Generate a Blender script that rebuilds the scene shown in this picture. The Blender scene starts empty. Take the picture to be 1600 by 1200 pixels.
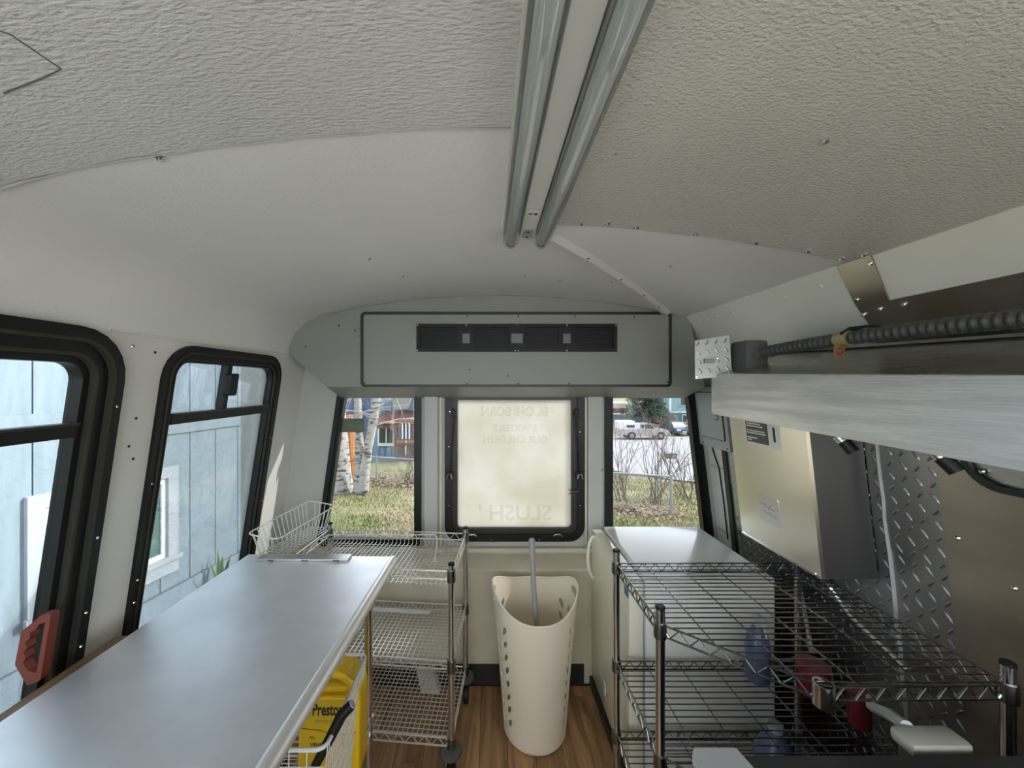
import bpy, bmesh, math, random
from mathutils import Vector, Matrix
random.seed(7)
SC = bpy.context.scene
COL = SC.collection
EYE = 1.56            # camera height above the bus floor
# ---------------------------------------------------------------- camera
cd = bpy.data.cameras.new('camera'); cam = bpy.data.objects.new('camera', cd); COL.objects.link(cam)
cd.sensor_width = 36.0; cd.lens = 13.5; cd.shift_x = 0.02375; cd.clip_start = 0.02; cd.clip_end = 500
cam.location = (0, 0, EYE); cam.rotation_euler = (math.radians(90), 0, 0)
SC.camera = cam
# ---------------------------------------------------------------- sky, sun, exposure
w = bpy.data.worlds.new('sky'); SC.world = w; w.use_nodes = True
bg = w.node_tree.nodes['Background']; bg.inputs['Color'].default_value = (0.90, 0.94, 1.0, 1); bg.inputs['Strength'].default_value = 1.0
sl = bpy.data.lights.new('sun', 'SUN'); sl.energy = 2.6; sl.angle = math.radians(0.6); sl.color = (1.0, 0.95, 0.86)
so = bpy.data.objects.new('sun', sl); COL.objects.link(so)
so.rotation_euler = Vector((0.75, 0.27, 0.46)).to_track_quat('Z', 'Y').to_euler()
SC.view_settings.view_transform = 'Standard'; SC.view_settings.look = 'None'
SC.view_settings.exposure = 2.68; SC.view_settings.gamma = 1.0; SC.view_settings.use_curve_mapping = False
SC.cycles.use_denoising = True
SC.cycles.max_bounces = 14; SC.cycles.diffuse_bounces = 8; SC.cycles.transparent_max_bounces = 24
SC.cycles.sample_clamp_indirect = 6.0; SC.cycles.caustics_reflective = False; SC.cycles.caustics_refractive = False

# ---------------------------------------------------------------- materials
def _n(nt, t, **k):
    n = nt.nodes.new(t)
    for a, b in k.items(): setattr(n, a, b)
    return n
def mat(name, col, rough=0.5, metal=0.0, col2=None, nscale=6.0, stretch=(1, 1, 1), bump=0.0, bscale=60.0, bstretch=(1, 1, 1),
        rvar=0.0, spec=0.5, detail=4.0, lo=0.35, hi=0.65, alpha=1.0, coat=0.0, bdist=0.004, aniso=0.0):
    m = bpy.data.materials.new(name); m.use_nodes = True; nt = m.node_tree
    p = nt.nodes['Principled BSDF']
    p.inputs['Base Color'].default_value = (*col, 1); p.inputs['Roughness'].default_value = rough
    p.inputs['Metallic'].default_value = metal; p.inputs['Specular IOR Level'].default_value = spec
    p.inputs['Alpha'].default_value = alpha; p.inputs['Coat Weight'].default_value = coat
    tc = _n(nt, 'ShaderNodeTexCoord')
    if col2 or rvar:
        mp = _n(nt, 'ShaderNodeMapping'); mp.inputs['Scale'].default_value = stretch
        nz = _n(nt, 'ShaderNodeTexNoise'); nz.inputs['Scale'].default_value = nscale; nz.inputs['Detail'].default_value = detail
        nt.links.new(tc.outputs['Object'], mp.inputs[0]); nt.links.new(mp.outputs[0], nz.inputs['Vector'])
        if col2:
            cr = _n(nt, 'ShaderNodeValToRGB'); e = cr.color_ramp.elements
            e[0].position = lo; e[0].color = (*col, 1); e[1].position = hi; e[1].color = (*col2, 1)
            nt.links.new(nz.outputs['Fac'], cr.inputs[0]); nt.links.new(cr.outputs[0], p.inputs['Base Color'])
        if rvar:
            mr = _n(nt, 'ShaderNodeMapRange'); mr.inputs['To Min'].default_value = max(0.02, rough - rvar); mr.inputs['To Max'].default_value = rough + rvar
            mr.inputs['From Min'].default_value = 0.1; mr.inputs['From Max'].default_value = 0.9
            nt.links.new(nz.outputs['Fac'], mr.inputs[0]); nt.links.new(mr.outputs[0], p.inputs['Roughness'])
    if bump:
        mp2 = _n(nt, 'ShaderNodeMapping'); mp2.inputs['Scale'].default_value = bstretch
        nb = _n(nt, 'ShaderNodeTexNoise'); nb.inputs['Scale'].default_value = bscale; nb.inputs['Detail'].default_value = 3.0
        bp = _n(nt, 'ShaderNodeBump'); bp.inputs['Strength'].default_value = bump; bp.inputs['Distance'].default_value = bdist
        nt.links.new(tc.outputs['Object'], mp2.inputs[0]); nt.links.new(mp2.outputs[0], nb.inputs['Vector'])
        nt.links.new(nb.outputs['Fac'], bp.inputs['Height']); nt.links.new(bp.outputs[0], p.inputs['Normal'])
    return m
def glass_mat(name, tint=(0.92, 0.97, 0.96), gloss=0.05, rough=0.0):
    m = bpy.data.materials.new(name); m.use_nodes = True; nt = m.node_tree; nt.nodes.clear()
    o = _n(nt, 'ShaderNodeOutputMaterial'); mx = _n(nt, 'ShaderNodeMixShader'); t = _n(nt, 'ShaderNodeBsdfTransparent'); g = _n(nt, 'ShaderNodeBsdfGlossy')
    lw = _n(nt, 'ShaderNodeLayerWeight'); lw.inputs['Blend'].default_value = 0.25
    mr = _n(nt, 'ShaderNodeMapRange'); mr.inputs['To Min'].default_value = gloss; mr.inputs['To Max'].default_value = 0.6
    t.inputs[0].default_value = (*tint, 1); g.inputs['Roughness'].default_value = rough
    nt.links.new(lw.outputs['Fresnel'], mr.inputs[0]); nt.links.new(mr.outputs[0], mx.inputs[0])
    nt.links.new(t.outputs[0], mx.inputs[1]); nt.links.new(g.outputs[0], mx.inputs[2]); nt.links.new(mx.outputs[0], o.inputs[0])
    return m
def frosted_mat(name, c1, c2):
    m = bpy.data.materials.new(name); m.use_nodes = True; nt = m.node_tree; nt.nodes.clear()
    o = _n(nt, 'ShaderNodeOutputMaterial'); mx = _n(nt, 'ShaderNodeMixShader'); t = _n(nt, 'ShaderNodeBsdfTranslucent'); d = _n(nt, 'ShaderNodeBsdfDiffuse')
    tc = _n(nt, 'ShaderNodeTexCoord'); nz = _n(nt, 'ShaderNodeTexNoise'); nz.inputs['Scale'].default_value = 5; nz.inputs['Detail'].default_value = 5
    cr = _n(nt, 'ShaderNodeValToRGB'); e = cr.color_ramp.elements; e[0].position = .35; e[1].position = .65; e[0].color = (*c1, 1); e[1].color = (*c2, 1)
    nt.links.new(tc.outputs['Object'], nz.inputs['Vector']); nt.links.new(nz.outputs['Fac'], cr.inputs[0])
    nt.links.new(cr.outputs[0], t.inputs[0]); nt.links.new(cr.outputs[0], d.inputs[0]); mx.inputs[0].default_value = 0.3
    nt.links.new(t.outputs[0], mx.inputs[1]); nt.links.new(d.outputs[0], mx.inputs[2]); nt.links.new(mx.outputs[0], o.inputs[0])
    return m
def ghost_mat(name):
    m = bpy.data.materials.new(name); m.use_nodes = True; nt = m.node_tree; nt.nodes.clear()
    o = _n(nt, 'ShaderNodeOutputMaterial'); mx = _n(nt, 'ShaderNodeMixShader'); t = _n(nt, 'ShaderNodeBsdfTransparent'); d = _n(nt, 'ShaderNodeBsdfDiffuse')
    d.inputs[0].default_value = (.36, .30, .22, 1); mx.inputs[0].default_value = 0.07
    nt.links.new(t.outputs[0], mx.inputs[1]); nt.links.new(d.outputs[0], mx.inputs[2]); nt.links.new(mx.outputs[0], o.inputs[0])
    return m
def clear_tube_mat(name):
    return glass_mat(name, (0.90, 0.92, 0.92), 0.16, 0.05)
M = {}
M['wall'] = mat('white_wall', (0.80, 0.79, 0.74), 0.5, col2=(0.74, 0.73, 0.68), nscale=3)
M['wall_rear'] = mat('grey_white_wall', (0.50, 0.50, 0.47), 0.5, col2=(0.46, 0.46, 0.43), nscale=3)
M['wall_low'] = mat('cream_wall', (0.66, 0.61, 0.48), 0.5, col2=(0.57, 0.52, 0.40), nscale=4)
M['ceil'] = mat('ceiling_sheet', (0.80, 0.80, 0.78), 0.5, col2=(0.75, 0.75, 0.73), nscale=2.2, bump=0.25, bscale=150, bdist=0.003)
M['ceil_tex'] = mat('pebbled_sheet', (0.62, 0.62, 0.60), 0.30, col2=(0.56, 0.56, 0.54), nscale=2, bump=0.8, bscale=105, bstretch=(0.8, 2.0, 1), bdist=0.0035)
M['ceil_tex2'] = mat('pebbled_sheet_cream', (0.60, 0.59, 0.54), 0.25, col2=(0.54, 0.53, 0.48), nscale=2, bump=0.9, bscale=160, bstretch=(1, 1.3, 1), bdist=0.003)
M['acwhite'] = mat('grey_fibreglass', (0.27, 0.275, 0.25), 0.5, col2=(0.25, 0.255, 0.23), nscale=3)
M['black'] = mat('black_rubber', (0.012, 0.012, 0.012), 0.45)
M['frame'] = mat('black_aluminium', (0.008, 0.008, 0.008), 0.4, spec=0.3)
M['frame2'] = mat('dark_bronze_rib', (0.035, 0.034, 0.028), 0.4, spec=0.3)
M['blackp'] = mat('black_plastic', (0.008, 0.008, 0.008), 0.45, spec=0.25)
M['darkline'] = mat('dark_cut_line', (0.10, 0.10, 0.095), 0.7)
M['grey_tag'] = mat('grey_plate', (0.16, 0.17, 0.17), 0.5)
M['steel'] = mat('brushed_steel', (0.60, 0.60, 0.58), 0.30, 1.0, col2=(0.48, 0.48, 0.46), nscale=9, stretch=(1, .6, 6), rvar=0.10, bump=0.05, bscale=60, bstretch=(1, .3, 8))
M['steel_hood'] = mat('hood_steel', (0.95, 0.95, 0.93), 0.42, 0.95, col2=(0.74, 0.74, 0.72), nscale=5, stretch=(1, .8, 9), rvar=0.14, detail=9, bump=0.15, bscale=40, bstretch=(1, .3, 9))
M['steel_top'] = mat('worn_steel_top', (0.90, 0.91, 0.94), 0.40, 0.9, col2=(0.80, 0.81, 0.84), nscale=5, rvar=0.10, detail=8)
M['steel_box'] = mat('warm_steel', (0.96, 0.91, 0.78), 0.29, 1.0)
M['steel_wall'] = mat('tan_steel', (0.52, 0.47, 0.39), 0.30, 1.0, col2=(0.43, 0.39, 0.32), nscale=4, stretch=(1, 1, 3))
M['diamond'] = mat('tread_plate', (0.42, 0.42, 0.42), 0.36, 1.0, rvar=0.08, nscale=30)
M['diamond_lug'] = mat('bright_tread_lug', (0.75, 0.75, 0.73), 0.35, 1.0)
M['diamond_lt'] = mat('tread_plate_bright', (0.30, 0.30, 0.29), 0.5, 1.0, rvar=0.08, nscale=30)
M['chrome'] = mat('chrome', (0.72, 0.72, 0.72), 0.14, 1.0)
M['darkchrome'] = mat('dark_chrome_wire', (0.24, 0.24, 0.24), 0.25, 1.0)
M['whitewire'] = mat('white_coated_wire', (0.72, 0.72, 0.68), 0.4)
M['nickel'] = mat('nickel_wire', (0.76, 0.74, 0.68), 0.38, 0.6)
M['steel_edge'] = mat('satin_steel_edge', (0.86, 0.85, 0.82), 0.42, 0.9)
M['plank'] = None
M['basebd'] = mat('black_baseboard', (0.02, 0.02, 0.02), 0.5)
M['hamper'] = mat('white_plastic', (0.78, 0.71, 0.58), 0.42)
M['greypole'] = mat('grey_foam', (0.30, 0.30, 0.31), 0.55)
M['fridge'] = mat('white_enamel', (0.80, 0.80, 0.76), 0.18, col2=(0.77, 0.77, 0.73), nscale=3, coat=0.3)
M['fridgedoor'] = mat('ivory_enamel', (0.80, 0.79, 0.64), 0.14, coat=0.3)
M['blue'] = mat('blue_tape', (0.10, 0.22, 0.42), 0.5)
M['greybox'] = mat('grey_painted_steel', (0.33, 0.35, 0.34), 0.4)
M['conduit'] = mat('dark_conduit', (0.055, 0.057, 0.055), 0.45)
M['greyplastic'] = mat('dark_grey_box', (0.09, 0.09, 0.09), 0.5)
M['red'] = mat('red_plastic', (0.16, 0.032, 0.02), 0.5)
M['redb'] = mat('red_cap', (0.16, 0.012, 0.02), 0.4)
M['wood'] = mat('wood_strip', (0.20, 0.12, 0.06), 0.5, col2=(0.11, 0.06, 0.03), nscale=10, stretch=(6, 1, 6))
M['yellow'] = mat('yellow_plastic', (0.78, 0.50, 0.01), 0.32)
M['label'] = mat('yellow_label', (0.70, 0.47, 0.02), 0.35)
M['ink'] = mat('black_ink', (0.01, 0.01, 0.012), 0.5)
M['inkgrey'] = mat('grey_ink', (0.35, 0.30, 0.12), 0.5)
M['paper'] = mat('white_paper', (0.75, 0.74, 0.70), 0.5)
M['glass'] = glass_mat('window_glass', (0.62, 0.655, 0.675), 0.02)
M['glassr'] = glass_mat('rear_window_glass', (0.60, 0.615, 0.625), 0.015)
M['frost'] = frosted_mat('fogged_pane', (0.47, 0.455, 0.405), (0.53, 0.525, 0.495))
M['ghost'] = ghost_mat('faded_lettering')
M['tube'] = clear_tube_mat('clear_tube_guard')
M['lampglass'] = mat('unlit_lamp_glass', (0.80, 0.82, 0.80), 0.2)
M['fixture'] = mat('white_fixture', (0.70, 0.70, 0.66), 0.35)
M['olive'] = mat('olive_sticker', (0.10, 0.115, 0.075), 0.6, col2=(0.15, 0.165, 0.11), nscale=40, stretch=(.3, 1, 3))
M['caulk'] = mat('white_sealant', (0.42, 0.42, 0.41), 0.6)
M['bluebottle'] = mat('blue_grey_plastic', (0.07, 0.09, 0.16), 0.35)
M['griddle'] = mat('blackened_steel', (0.018, 0.018, 0.018), 0.5)
M['lightgrey'] = mat('light_grey_plastic', (0.34, 0.35, 0.35), 0.4)
M['siding'] = mat('grey_blue_siding', (0.235, 0.285, 0.325), 0.75, col2=(0.20, 0.245, 0.28), nscale=7, stretch=(3, 3, .5), bump=0.5, bscale=14, bstretch=(2, 2, .5), bdist=0.01)
M['sidingdark'] = mat('siding_groove', (0.10, 0.11, 0.14), 0.8)
M['trimwhite'] = mat('white_trim', (0.40, 0.42, 0.45), 0.5, col2=(0.35, 0.37, 0.40), nscale=8)
M['housepane'] = mat('dark_green_pane', (0.10, 0.17, 0.15), 0.08)
M['bark'] = mat('birch_bark', (0.34, 0.32, 0.30), 0.8, col2=(0.05, 0.045, 0.04), nscale=5, stretch=(1, 1, 3.0), lo=.50, hi=.64, bump=.5, bscale=20)
M['twig'] = mat('bare_twig', (0.16, 0.12, 0.10), 0.8)
M['twigw'] = mat('pale_twig', (0.42, 0.40, 0.38), 0.8)
M['cedar'] = mat('orange_split_wood', (0.45, 0.19, 0.06), 0.8, col2=(0.28, 0.11, 0.03), nscale=9, stretch=(3, 3, .4), bump=.6, bscale=30, bstretch=(2, 2, .3))
M['bluehouse'] = mat('blue_siding', (0.20, 0.28, 0.42), 0.7, col2=(0.17, 0.245, 0.37), nscale=6, stretch=(4, 4, .3))
M['deephouse'] = mat('deep_blue_siding', (0.085, 0.11, 0.20), 0.7)
M['teal'] = mat('teal_siding', (0.25, 0.42, 0.47), 0.7)
M['navyfence'] = mat('blue_fence_board', (0.09, 0.13, 0.24), 0.7)
M['roof'] = mat('grey_shingle', (0.14, 0.12, 0.12), 0.9)
M['rust'] = mat('rust_brown', (0.15, 0.065, 0.05), 0.85, col2=(0.10, 0.045, 0.04), nscale=3)
M['deck'] = mat('red_brown_deck', (0.16, 0.075, 0.05), 0.75)
M['winwhite'] = mat('far_white_trim', (0.7, 0.72, 0.75), 0.5)
M['darkpane'] = mat('far_dark_pane', (0.05, 0.06, 0.06), 0.1)
M['truck'] = mat('beige_paint', (0.40, 0.36, 0.35), 0.3, coat=.3)
M['truckw'] = mat('white_topper', (0.72, 0.72, 0.74), 0.35)
M['navy'] = mat('navy_paint', (0.035, 0.05, 0.10), 0.2, coat=.5)
M['tyre'] = mat('tyre_rubber', (0.03, 0.03, 0.03), 0.8)
M['hub'] = mat('wheel_hub', (0.35, 0.35, 0.36), 0.4, 1.0)
M['galv'] = mat('galvanised_pipe', (0.35, 0.36, 0.38), 0.5, .6)
M['spruce'] = mat('spruce_needles', (0.055, 0.085, 0.065), 0.8, col2=(0.10, 0.13, 0.10), nscale=2)
M['trunk'] = mat('grey_brown_trunk', (0.15, 0.13, 0.12), 0.85)
M['bounce_pale'] = mat('pale_bounce_slab', (0.50, 0.49, 0.46), 0.9, col2=(0.43, 0.42, 0.40), nscale=1.5)  # pale tone so the added slab bounces light
M['road'] = mat('pale_asphalt', (0.28, 0.275, 0.30), 0.9, col2=(0.25, 0.245, 0.27), nscale=1.2)
M['leaf'] = mat('fallen_leaves', (0.20, 0.14, 0.10), 0.85, col2=(0.30, 0.22, 0.15), nscale=5)
M['gblade'] = mat('grass_blades', (0.155, 0.175, 0.05), 0.8, col2=(0.30, 0.25, 0.15), nscale=1.2, detail=6, lo=.40, hi=.58)
def ground_material():
    m = mat('lawn', (0.13, 0.15, 0.05), 0.95, col2=(0.26, 0.22, 0.135), nscale=0.9, detail=10, lo=.42, hi=.62, bump=.6, bscale=12, bdist=.05)
    return m
M['lawn'] = ground_material()
def plank_material():
    m = bpy.data.materials.new('wood_plank'); m.use_nodes = True; nt = m.node_tree; p = nt.nodes['Principled BSDF']
    tc = _n(nt, 'ShaderNodeTexCoord'); oi = _n(nt, 'ShaderNodeObjectInfo'); mp = _n(nt, 'ShaderNodeMapping'); mp.inputs['Scale'].default_value = (14, 1.6, 4)
    ad = _n(nt, 'ShaderNodeVectorMath'); ad.operation = 'ADD'; cx = _n(nt, 'ShaderNodeCombineXYZ'); mu = _n(nt, 'ShaderNodeMath'); mu.operation = 'MULTIPLY'; mu.inputs[1].default_value = 37
    nt.links.new(oi.outputs['Random'], mu.inputs[0]); nt.links.new(mu.outputs[0], cx.inputs[0]); nt.links.new(mu.outputs[0], cx.inputs[1])
    nt.links.new(tc.outputs['Object'], ad.inputs[0]); nt.links.new(cx.outputs[0], ad.inputs[1]); nt.links.new(ad.outputs[0], mp.inputs[0])
    nz = _n(nt, 'ShaderNodeTexNoise'); nz.inputs['Scale'].default_value = 1.6; nz.inputs['Detail'].default_value = 7; nz.inputs['Distortion'].default_value = 1.2
    nt.links.new(mp.outputs[0], nz.inputs['Vector'])
    cr = _n(nt, 'ShaderNodeValToRGB'); e = cr.color_ramp.elements; e[0].position = .3; e[0].color = (.20, .098, .042, 1); e[1].position = .68; e[1].color = (.50, .29, .14, 1)
    nt.links.new(nz.outputs['Fac'], cr.inputs[0])
    hs = _n(nt, 'ShaderNodeHueSaturation'); mr = _n(nt, 'ShaderNodeMapRange'); mr.inputs['To Min'].default_value = .75; mr.inputs['To Max'].default_value = 1.2
    nt.links.new(oi.outputs['Random'], mr.inputs[0]); nt.links.new(mr.outputs[0], hs.inputs['Value']); nt.links.new(cr.outputs[0], hs.inputs['Color'])
    nt.links.new(hs.outputs[0], p.inputs['Base Color']); p.inputs['Roughness'].default_value = .42
    return m
M['plank'] = plank_material()

# ---------------------------------------------------------------- mesh helpers
class MB:
    def __init__(s): s.v = []; s.f = []
    def add(s, vs, fs):
        o = len(s.v); s.v += [tuple(p) for p in vs]; s.f += [tuple(i + o for i in f) for f in fs]; return s
    def box(s, x0, x1, y0, y1, z0, z1):
        return s.add([(x0,y0,z0),(x1,y0,z0),(x1,y1,z0),(x0,y1,z0),(x0,y0,z1),(x1,y0,z1),(x1,y1,z1),(x0,y1,z1)],
                     [(0,3,2,1),(4,5,6,7),(0,1,5,4),(1,2,6,5),(2,3,7,6),(3,0,4,7)])
    def obox(s, c, ax, ay, az):      # centre and three half-axis vectors
        c, ax, ay, az = map(Vector, (c, ax, ay, az)); vs = []
        for k in (-1, 1):
            for a, b in ((-1,-1),(1,-1),(1,1),(-1,1)): vs.append(c + ax*a + ay*b + az*k)
        return s.add(vs, [(0,3,2,1),(4,5,6,7),(0,1,5,4),(1,2,6,5),(2,3,7,6),(3,0,4,7)])
    def bevbox(s, x0, x1, y0, y1, z0, z1, b):
        bm = bmesh.new(); bmesh.ops.create_cube(bm, size=1)
        for v in bm.verts: v.co = Vector(((x0+x1)/2 + v.co.x*(x1-x0), (y0+y1)/2 + v.co.y*(y1-y0), (z0+z1)/2 + v.co.z*(z1-z0)))
        bmesh.ops.bevel(bm, geom=bm.edges[:], offset=b, segments=2, affect='EDGES', profile=.6)
        bm.verts.index_update(); s.add([v.co for v in bm.verts], [[v.index for v in f.verts] for f in bm.faces]); bm.free(); return s
    def tube(s, path, r, n=6, closed=False, caps=True):
        path = [Vector(p) for p in path]; N = len(path); rs = r if isinstance(r, (list, tuple)) else [r]*N
        up = Vector((0, 0, 1)); base = len(s.v); prev = None
        for i, p in enumerate(path):
            if closed: t = path[(i+1) % N] - path[i-1]
            else: t = path[min(i+1, N-1)] - path[max(i-1, 0)]
            t = t.normalized() if t.length > 1e-9 else Vector((0, 0, 1))
            if prev is None:
                a = t.cross(up if abs(t.z) < .95 else Vector((1, 0, 0))).normalized()
            else:
                a = (prev - t*prev.dot(t)); a = a.normalized() if a.length > 1e-6 else t.orthogonal().normalized()
            prev = a; b = t.cross(a)
            for k in range(n):
                an = 2*math.pi*(k+.5)/n; s.v.append(tuple(p + (a*math.cos(an) + b*math.sin(an))*rs[i]))
        L = N if closed else N-1
        for i in range(L):
            j = (i+1) % N
            for k in range(n):
                s.f.append((base+i*n+k, base+i*n+(k+1) % n, base+j*n+(k+1) % n, base+j*n+k))
        if caps and not closed:
            s.f.append(tuple(base+k for k in reversed(range(n)))); s.f.append(tuple(base+(N-1)*n+k for k in range(n)))
        return s
    def cyl(s, a, b, r, n=12, r2=None): return s.tube([a, b], [r, r if r2 is None else r2], n)
    def lathe(s, prof, c, n=24, axis='Z'):      # prof: (radius, height)
        base = len(s.v)
        for r, h in prof:
            for k in range(n):
                a = 2*math.pi*k/n
                if axis == 'Z': s.v.append((c[0]+r*math.cos(a), c[1]+r*math.sin(a), c[2]+h))
                elif axis == 'X': s.v.append((c[0]+h, c[1]+r*math.cos(a), c[2]+r*math.sin(a)))
                else: s.v.append((c[0]+r*math.cos(a), c[1]+h, c[2]+r*math.sin(a)))
        for i in range(len(prof)-1):
            for k in range(n): s.f.append((base+i*n+k, base+i*n+(k+1) % n, base+(i+1)*n+(k+1) % n, base+(i+1)*n+k))
        s.f.append(tuple(base+k for k in reversed(range(n)))); s.f.append(tuple(base+(len(prof)-1)*n+k for k in range(n)))
        return s
    def prism(s, pts, mp, w0, w1):         # polygon pts (u,v) extruded from w0 to w1 with mapping mp(u,v,w)
        n = len(pts)
        return s.add([mp(u, v, w0) for u, v in pts] + [mp(u, v, w1) for u, v in pts],
                     [tuple(reversed(range(n))), tuple(range(n, 2*n))] + [(i, (i+1) % n, n+(i+1) % n, n+i) for i in range(n)])
    def ring(s, outer, inner, mp, w0, w1):
        n = len(outer); o = len(s.v)
        for w in (w0, w1):
            for loop in (outer, inner): s.v += [tuple(mp(u, v, w)) for u, v in loop]
        for i in range(n):
            j = (i+1) % n
            for a, b in ((0, n), (3*n, 2*n), (2*n, 0), (n, 3*n)): s.f.append((o+a+i, o+a+j, o+b+j, o+b+i))
        return s
    def plate(s, outer, holes, mp, w0, w1):
        bm = bmesh.new(); loops = [outer] + holes; edges = []; idx = 0; rng = []
        for lp in loops:
            vs = [bm.verts.new((u, v, 0)) for u, v in lp]; rng.append((idx, len(lp))); idx += len(lp)
            edges += [bm.edges.new((vs[i], vs[(i+1) % len(vs)])) for i in range(len(vs))]
        bm.verts.index_update(); flat = [(v.co.x, v.co.y) for v in bm.verts]
        bmesh.ops.triangle_fill(bm, use_beauty=True, edges=edges, normal=(0, 0, 1))
        tris = [[v.index for v in f.verts] for f in bm.faces]; bm.free(); N = len(flat)
        fs = [t for t in tris] + [[i+N for i in reversed(t)] for t in tris]
        for st, n in rng:
            for i in range(n): a, b = st+i, st+(i+1) % n; fs.append((a, b, b+N, a+N))
        return s.add([mp(u, v, w0) for u, v in flat] + [mp(u, v, w1) for u, v in flat], fs)
    def build(s, name, m, parent=None, smooth=False, auto=None):
        me = bpy.data.meshes.new(name); me.from_pydata(s.v, [], s.f)
        bm = bmesh.new(); bm.from_mesh(me); bmesh.ops.recalc_face_normals(bm, faces=bm.faces); bm.to_mesh(me); bm.free()
        me.materials.append(M[m] if isinstance(m, str) else m)
        if smooth:
            ang = math.radians(auto or 40)
            for p in me.polygons: p.use_smooth = True
            try: me.set_sharp_from_angle(angle=ang)
            except Exception: pass
        me.update()
        return link(name, me, parent)
def link(name, data, parent=None):
    o = bpy.data.objects.new(name, data); COL.objects.link(o)
    if parent is not None: attach(o, parent)
    return o
def wpos(o):
    t = Vector(o.location)
    return t
def attach(o, parent):
    o.parent = parent; r = parent
    off = Vector((0, 0, 0))
    while r is not None:
        if r.type == 'EMPTY': off += Vector(r.location)
        r = r.parent
    o.matrix_parent_inverse = Matrix.Translation(-off) if parent.type == 'EMPTY' else Matrix.Identity(4)
def tag(o, label, cat=None, group=None, kind=None):
    if label: o['label'] = label
    if cat: o['category'] = cat
    if group: o['group'] = group
    if kind: o['kind'] = kind
    return o
def thing(name, loc, label, cat, group=None):
    o = bpy.data.objects.new(name, None); COL.objects.link(o); o.location = loc; o.empty_display_size = .05
    return tag(o, label, cat, group)
def struct(o, label): return tag(o, label, o.get('category'), kind='structure')
def copies(name, mesh, spots, parent):       # alike small pieces sharing one mesh; spots: (position, normal)
    for p, nrm in spots:
        o = bpy.data.objects.new(name, mesh); COL.objects.link(o); attach(o, parent)
        o.location = p; o.rotation_euler = Vector(nrm).to_track_quat('Z', 'Y').to_euler()
def poly_offset(pts, d):
    n = len(pts); A = sum(pts[i][0]*pts[(i+1) % n][1]-pts[(i+1) % n][0]*pts[i][1] for i in range(n)); sg = 1 if A > 0 else -1; out = []
    for i in range(n):
        p0, p1, p2 = Vector(pts[i-1]), Vector(pts[i]), Vector(pts[(i+1) % n])
        e1 = (p1-p0).normalized(); e2 = (p2-p1).normalized(); n1 = Vector((-e1.y, e1.x))*sg; n2 = Vector((-e2.y, e2.x))*sg
        a = p0 + n1*d; b = p1 + n2*d; den = e1.x*e2.y-e1.y*e2.x
        if abs(den) < 1e-8: out.append(tuple(p1+n1*d)); continue
        t = ((b.x-a.x)*e2.y-(b.y-a.y)*e2.x)/den; out.append((a.x+e1.x*t, a.y+e1.y*t))
    return out
def round_poly(pts, r, seg=6):
    out = []; n = len(pts); rr = r if isinstance(r, (list, tuple)) else [r]*n
    for i in range(n):
        p0, p1, p2 = Vector(pts[i-1]), Vector(pts[i]), Vector(pts[(i+1) % n]); a = (p0-p1).normalized(); b = (p2-p1).normalized()
        th = a.angle(b); R = max(rr[i], 1e-4); d = R/math.tan(th/2); q0 = p1+a*d; q1 = p1+b*d
        c = p1 + (a+b).normalized()*(R/math.sin(th/2)); s0 = math.atan2(q0.y-c.y, q0.x-c.x); s1 = math.atan2(q1.y-c.y, q1.x-c.x); dl = s1-s0
        while dl > math.pi: dl -= 2*math.pi
        while dl < -math.pi: dl += 2*math.pi
        for k in range(seg+1): out.append((c.x+R*math.cos(s0+dl*k/seg), c.y+R*math.sin(s0+dl*k/seg)))
    return out
def rect(u0, u1, v0, v1): return [(u0, v0), (u1, v0), (u1, v1), (u0, v1)]
def screw_mesh(name, r, h, m):
    b = MB().lathe([(r, -.001), (r, h*.4), (r*.6, h)], (0, 0, 0), 10); me = bpy.data.meshes.new(name); me.from_pydata(b.v, [], b.f); me.materials.append(M[m]); return me
SCREW = screw_mesh('screw', .006, .004, 'chrome'); SCREW_D = screw_mesh('screw_dark', .004, .002, 'black'); SCREW_S = screw_mesh('screw_small', .004, .003, 'chrome')
SCREW_W = screw_mesh('screw_painted', .006, .004, 'wall')
def text(name, body, size, loc, rot, m, parent, sx=1.0, depth=.0003, bold=0.0):
    cu = bpy.data.curves.new(name, 'FONT'); cu.body = body; cu.size = size; cu.extrude = depth; cu.align_x = 'CENTER'; cu.align_y = 'CENTER'; cu.resolution_u = 3; cu.offset = bold*size
    o = bpy.data.objects.new(name, cu); COL.objects.link(o); cu.materials.append(M[m]); attach(o, parent)
    dg = bpy.context.evaluated_depsgraph_get(); me = bpy.data.meshes.new_from_object(o.evaluated_get(dg)); bpy.data.objects.remove(o); bpy.data.curves.remove(cu)
    me.name = name; q = bpy.data.objects.new(name, me); COL.objects.link(q); attach(q, parent)
    q.location = loc; q.rotation_euler = rot; q.scale = (sx, 1, 1); return q
# ================================================================ THE BUS SHELL
YB, YF = 2.10, -.9                      # rear wall, open front end of the modelled part
def XL(z): return -.99 - (1.70 - z)*.15
def XR(z): return 1.235 - (z - .95)*.11
LW = lambda u, v, w: (XL(v) + w, u, v)
RW = lambda u, v, w: (XR(v) - w, u, v)
BW = lambda u, v, w: (u, YB - w, v)
CP = [(-.99, 1.70), (-.982, 1.75), (-.955, 1.81), (-.90, 1.865), (-.81, 1.905), (-.62, 1.945), (-.35, 1.98), (-.1, 1.997), (.1, 2.0), (.35, 1.99), (.62, 1.96), (.85, 1.922), (.985, 1.893)]
def CZ(x):
    for (a, za), (b, zb) in zip(CP, CP[1:]):
        if a <= x <= b: return za + (zb-za)*(x-a)/(b-a)
    return CP[0][1] if x < CP[0][0] else CP[-1][1]
def cprof(x0, x1):
    return [(x0, CZ(x0))] + [p for p in CP if x0 < p[0] < x1] + [(x1, CZ(x1))]
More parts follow.
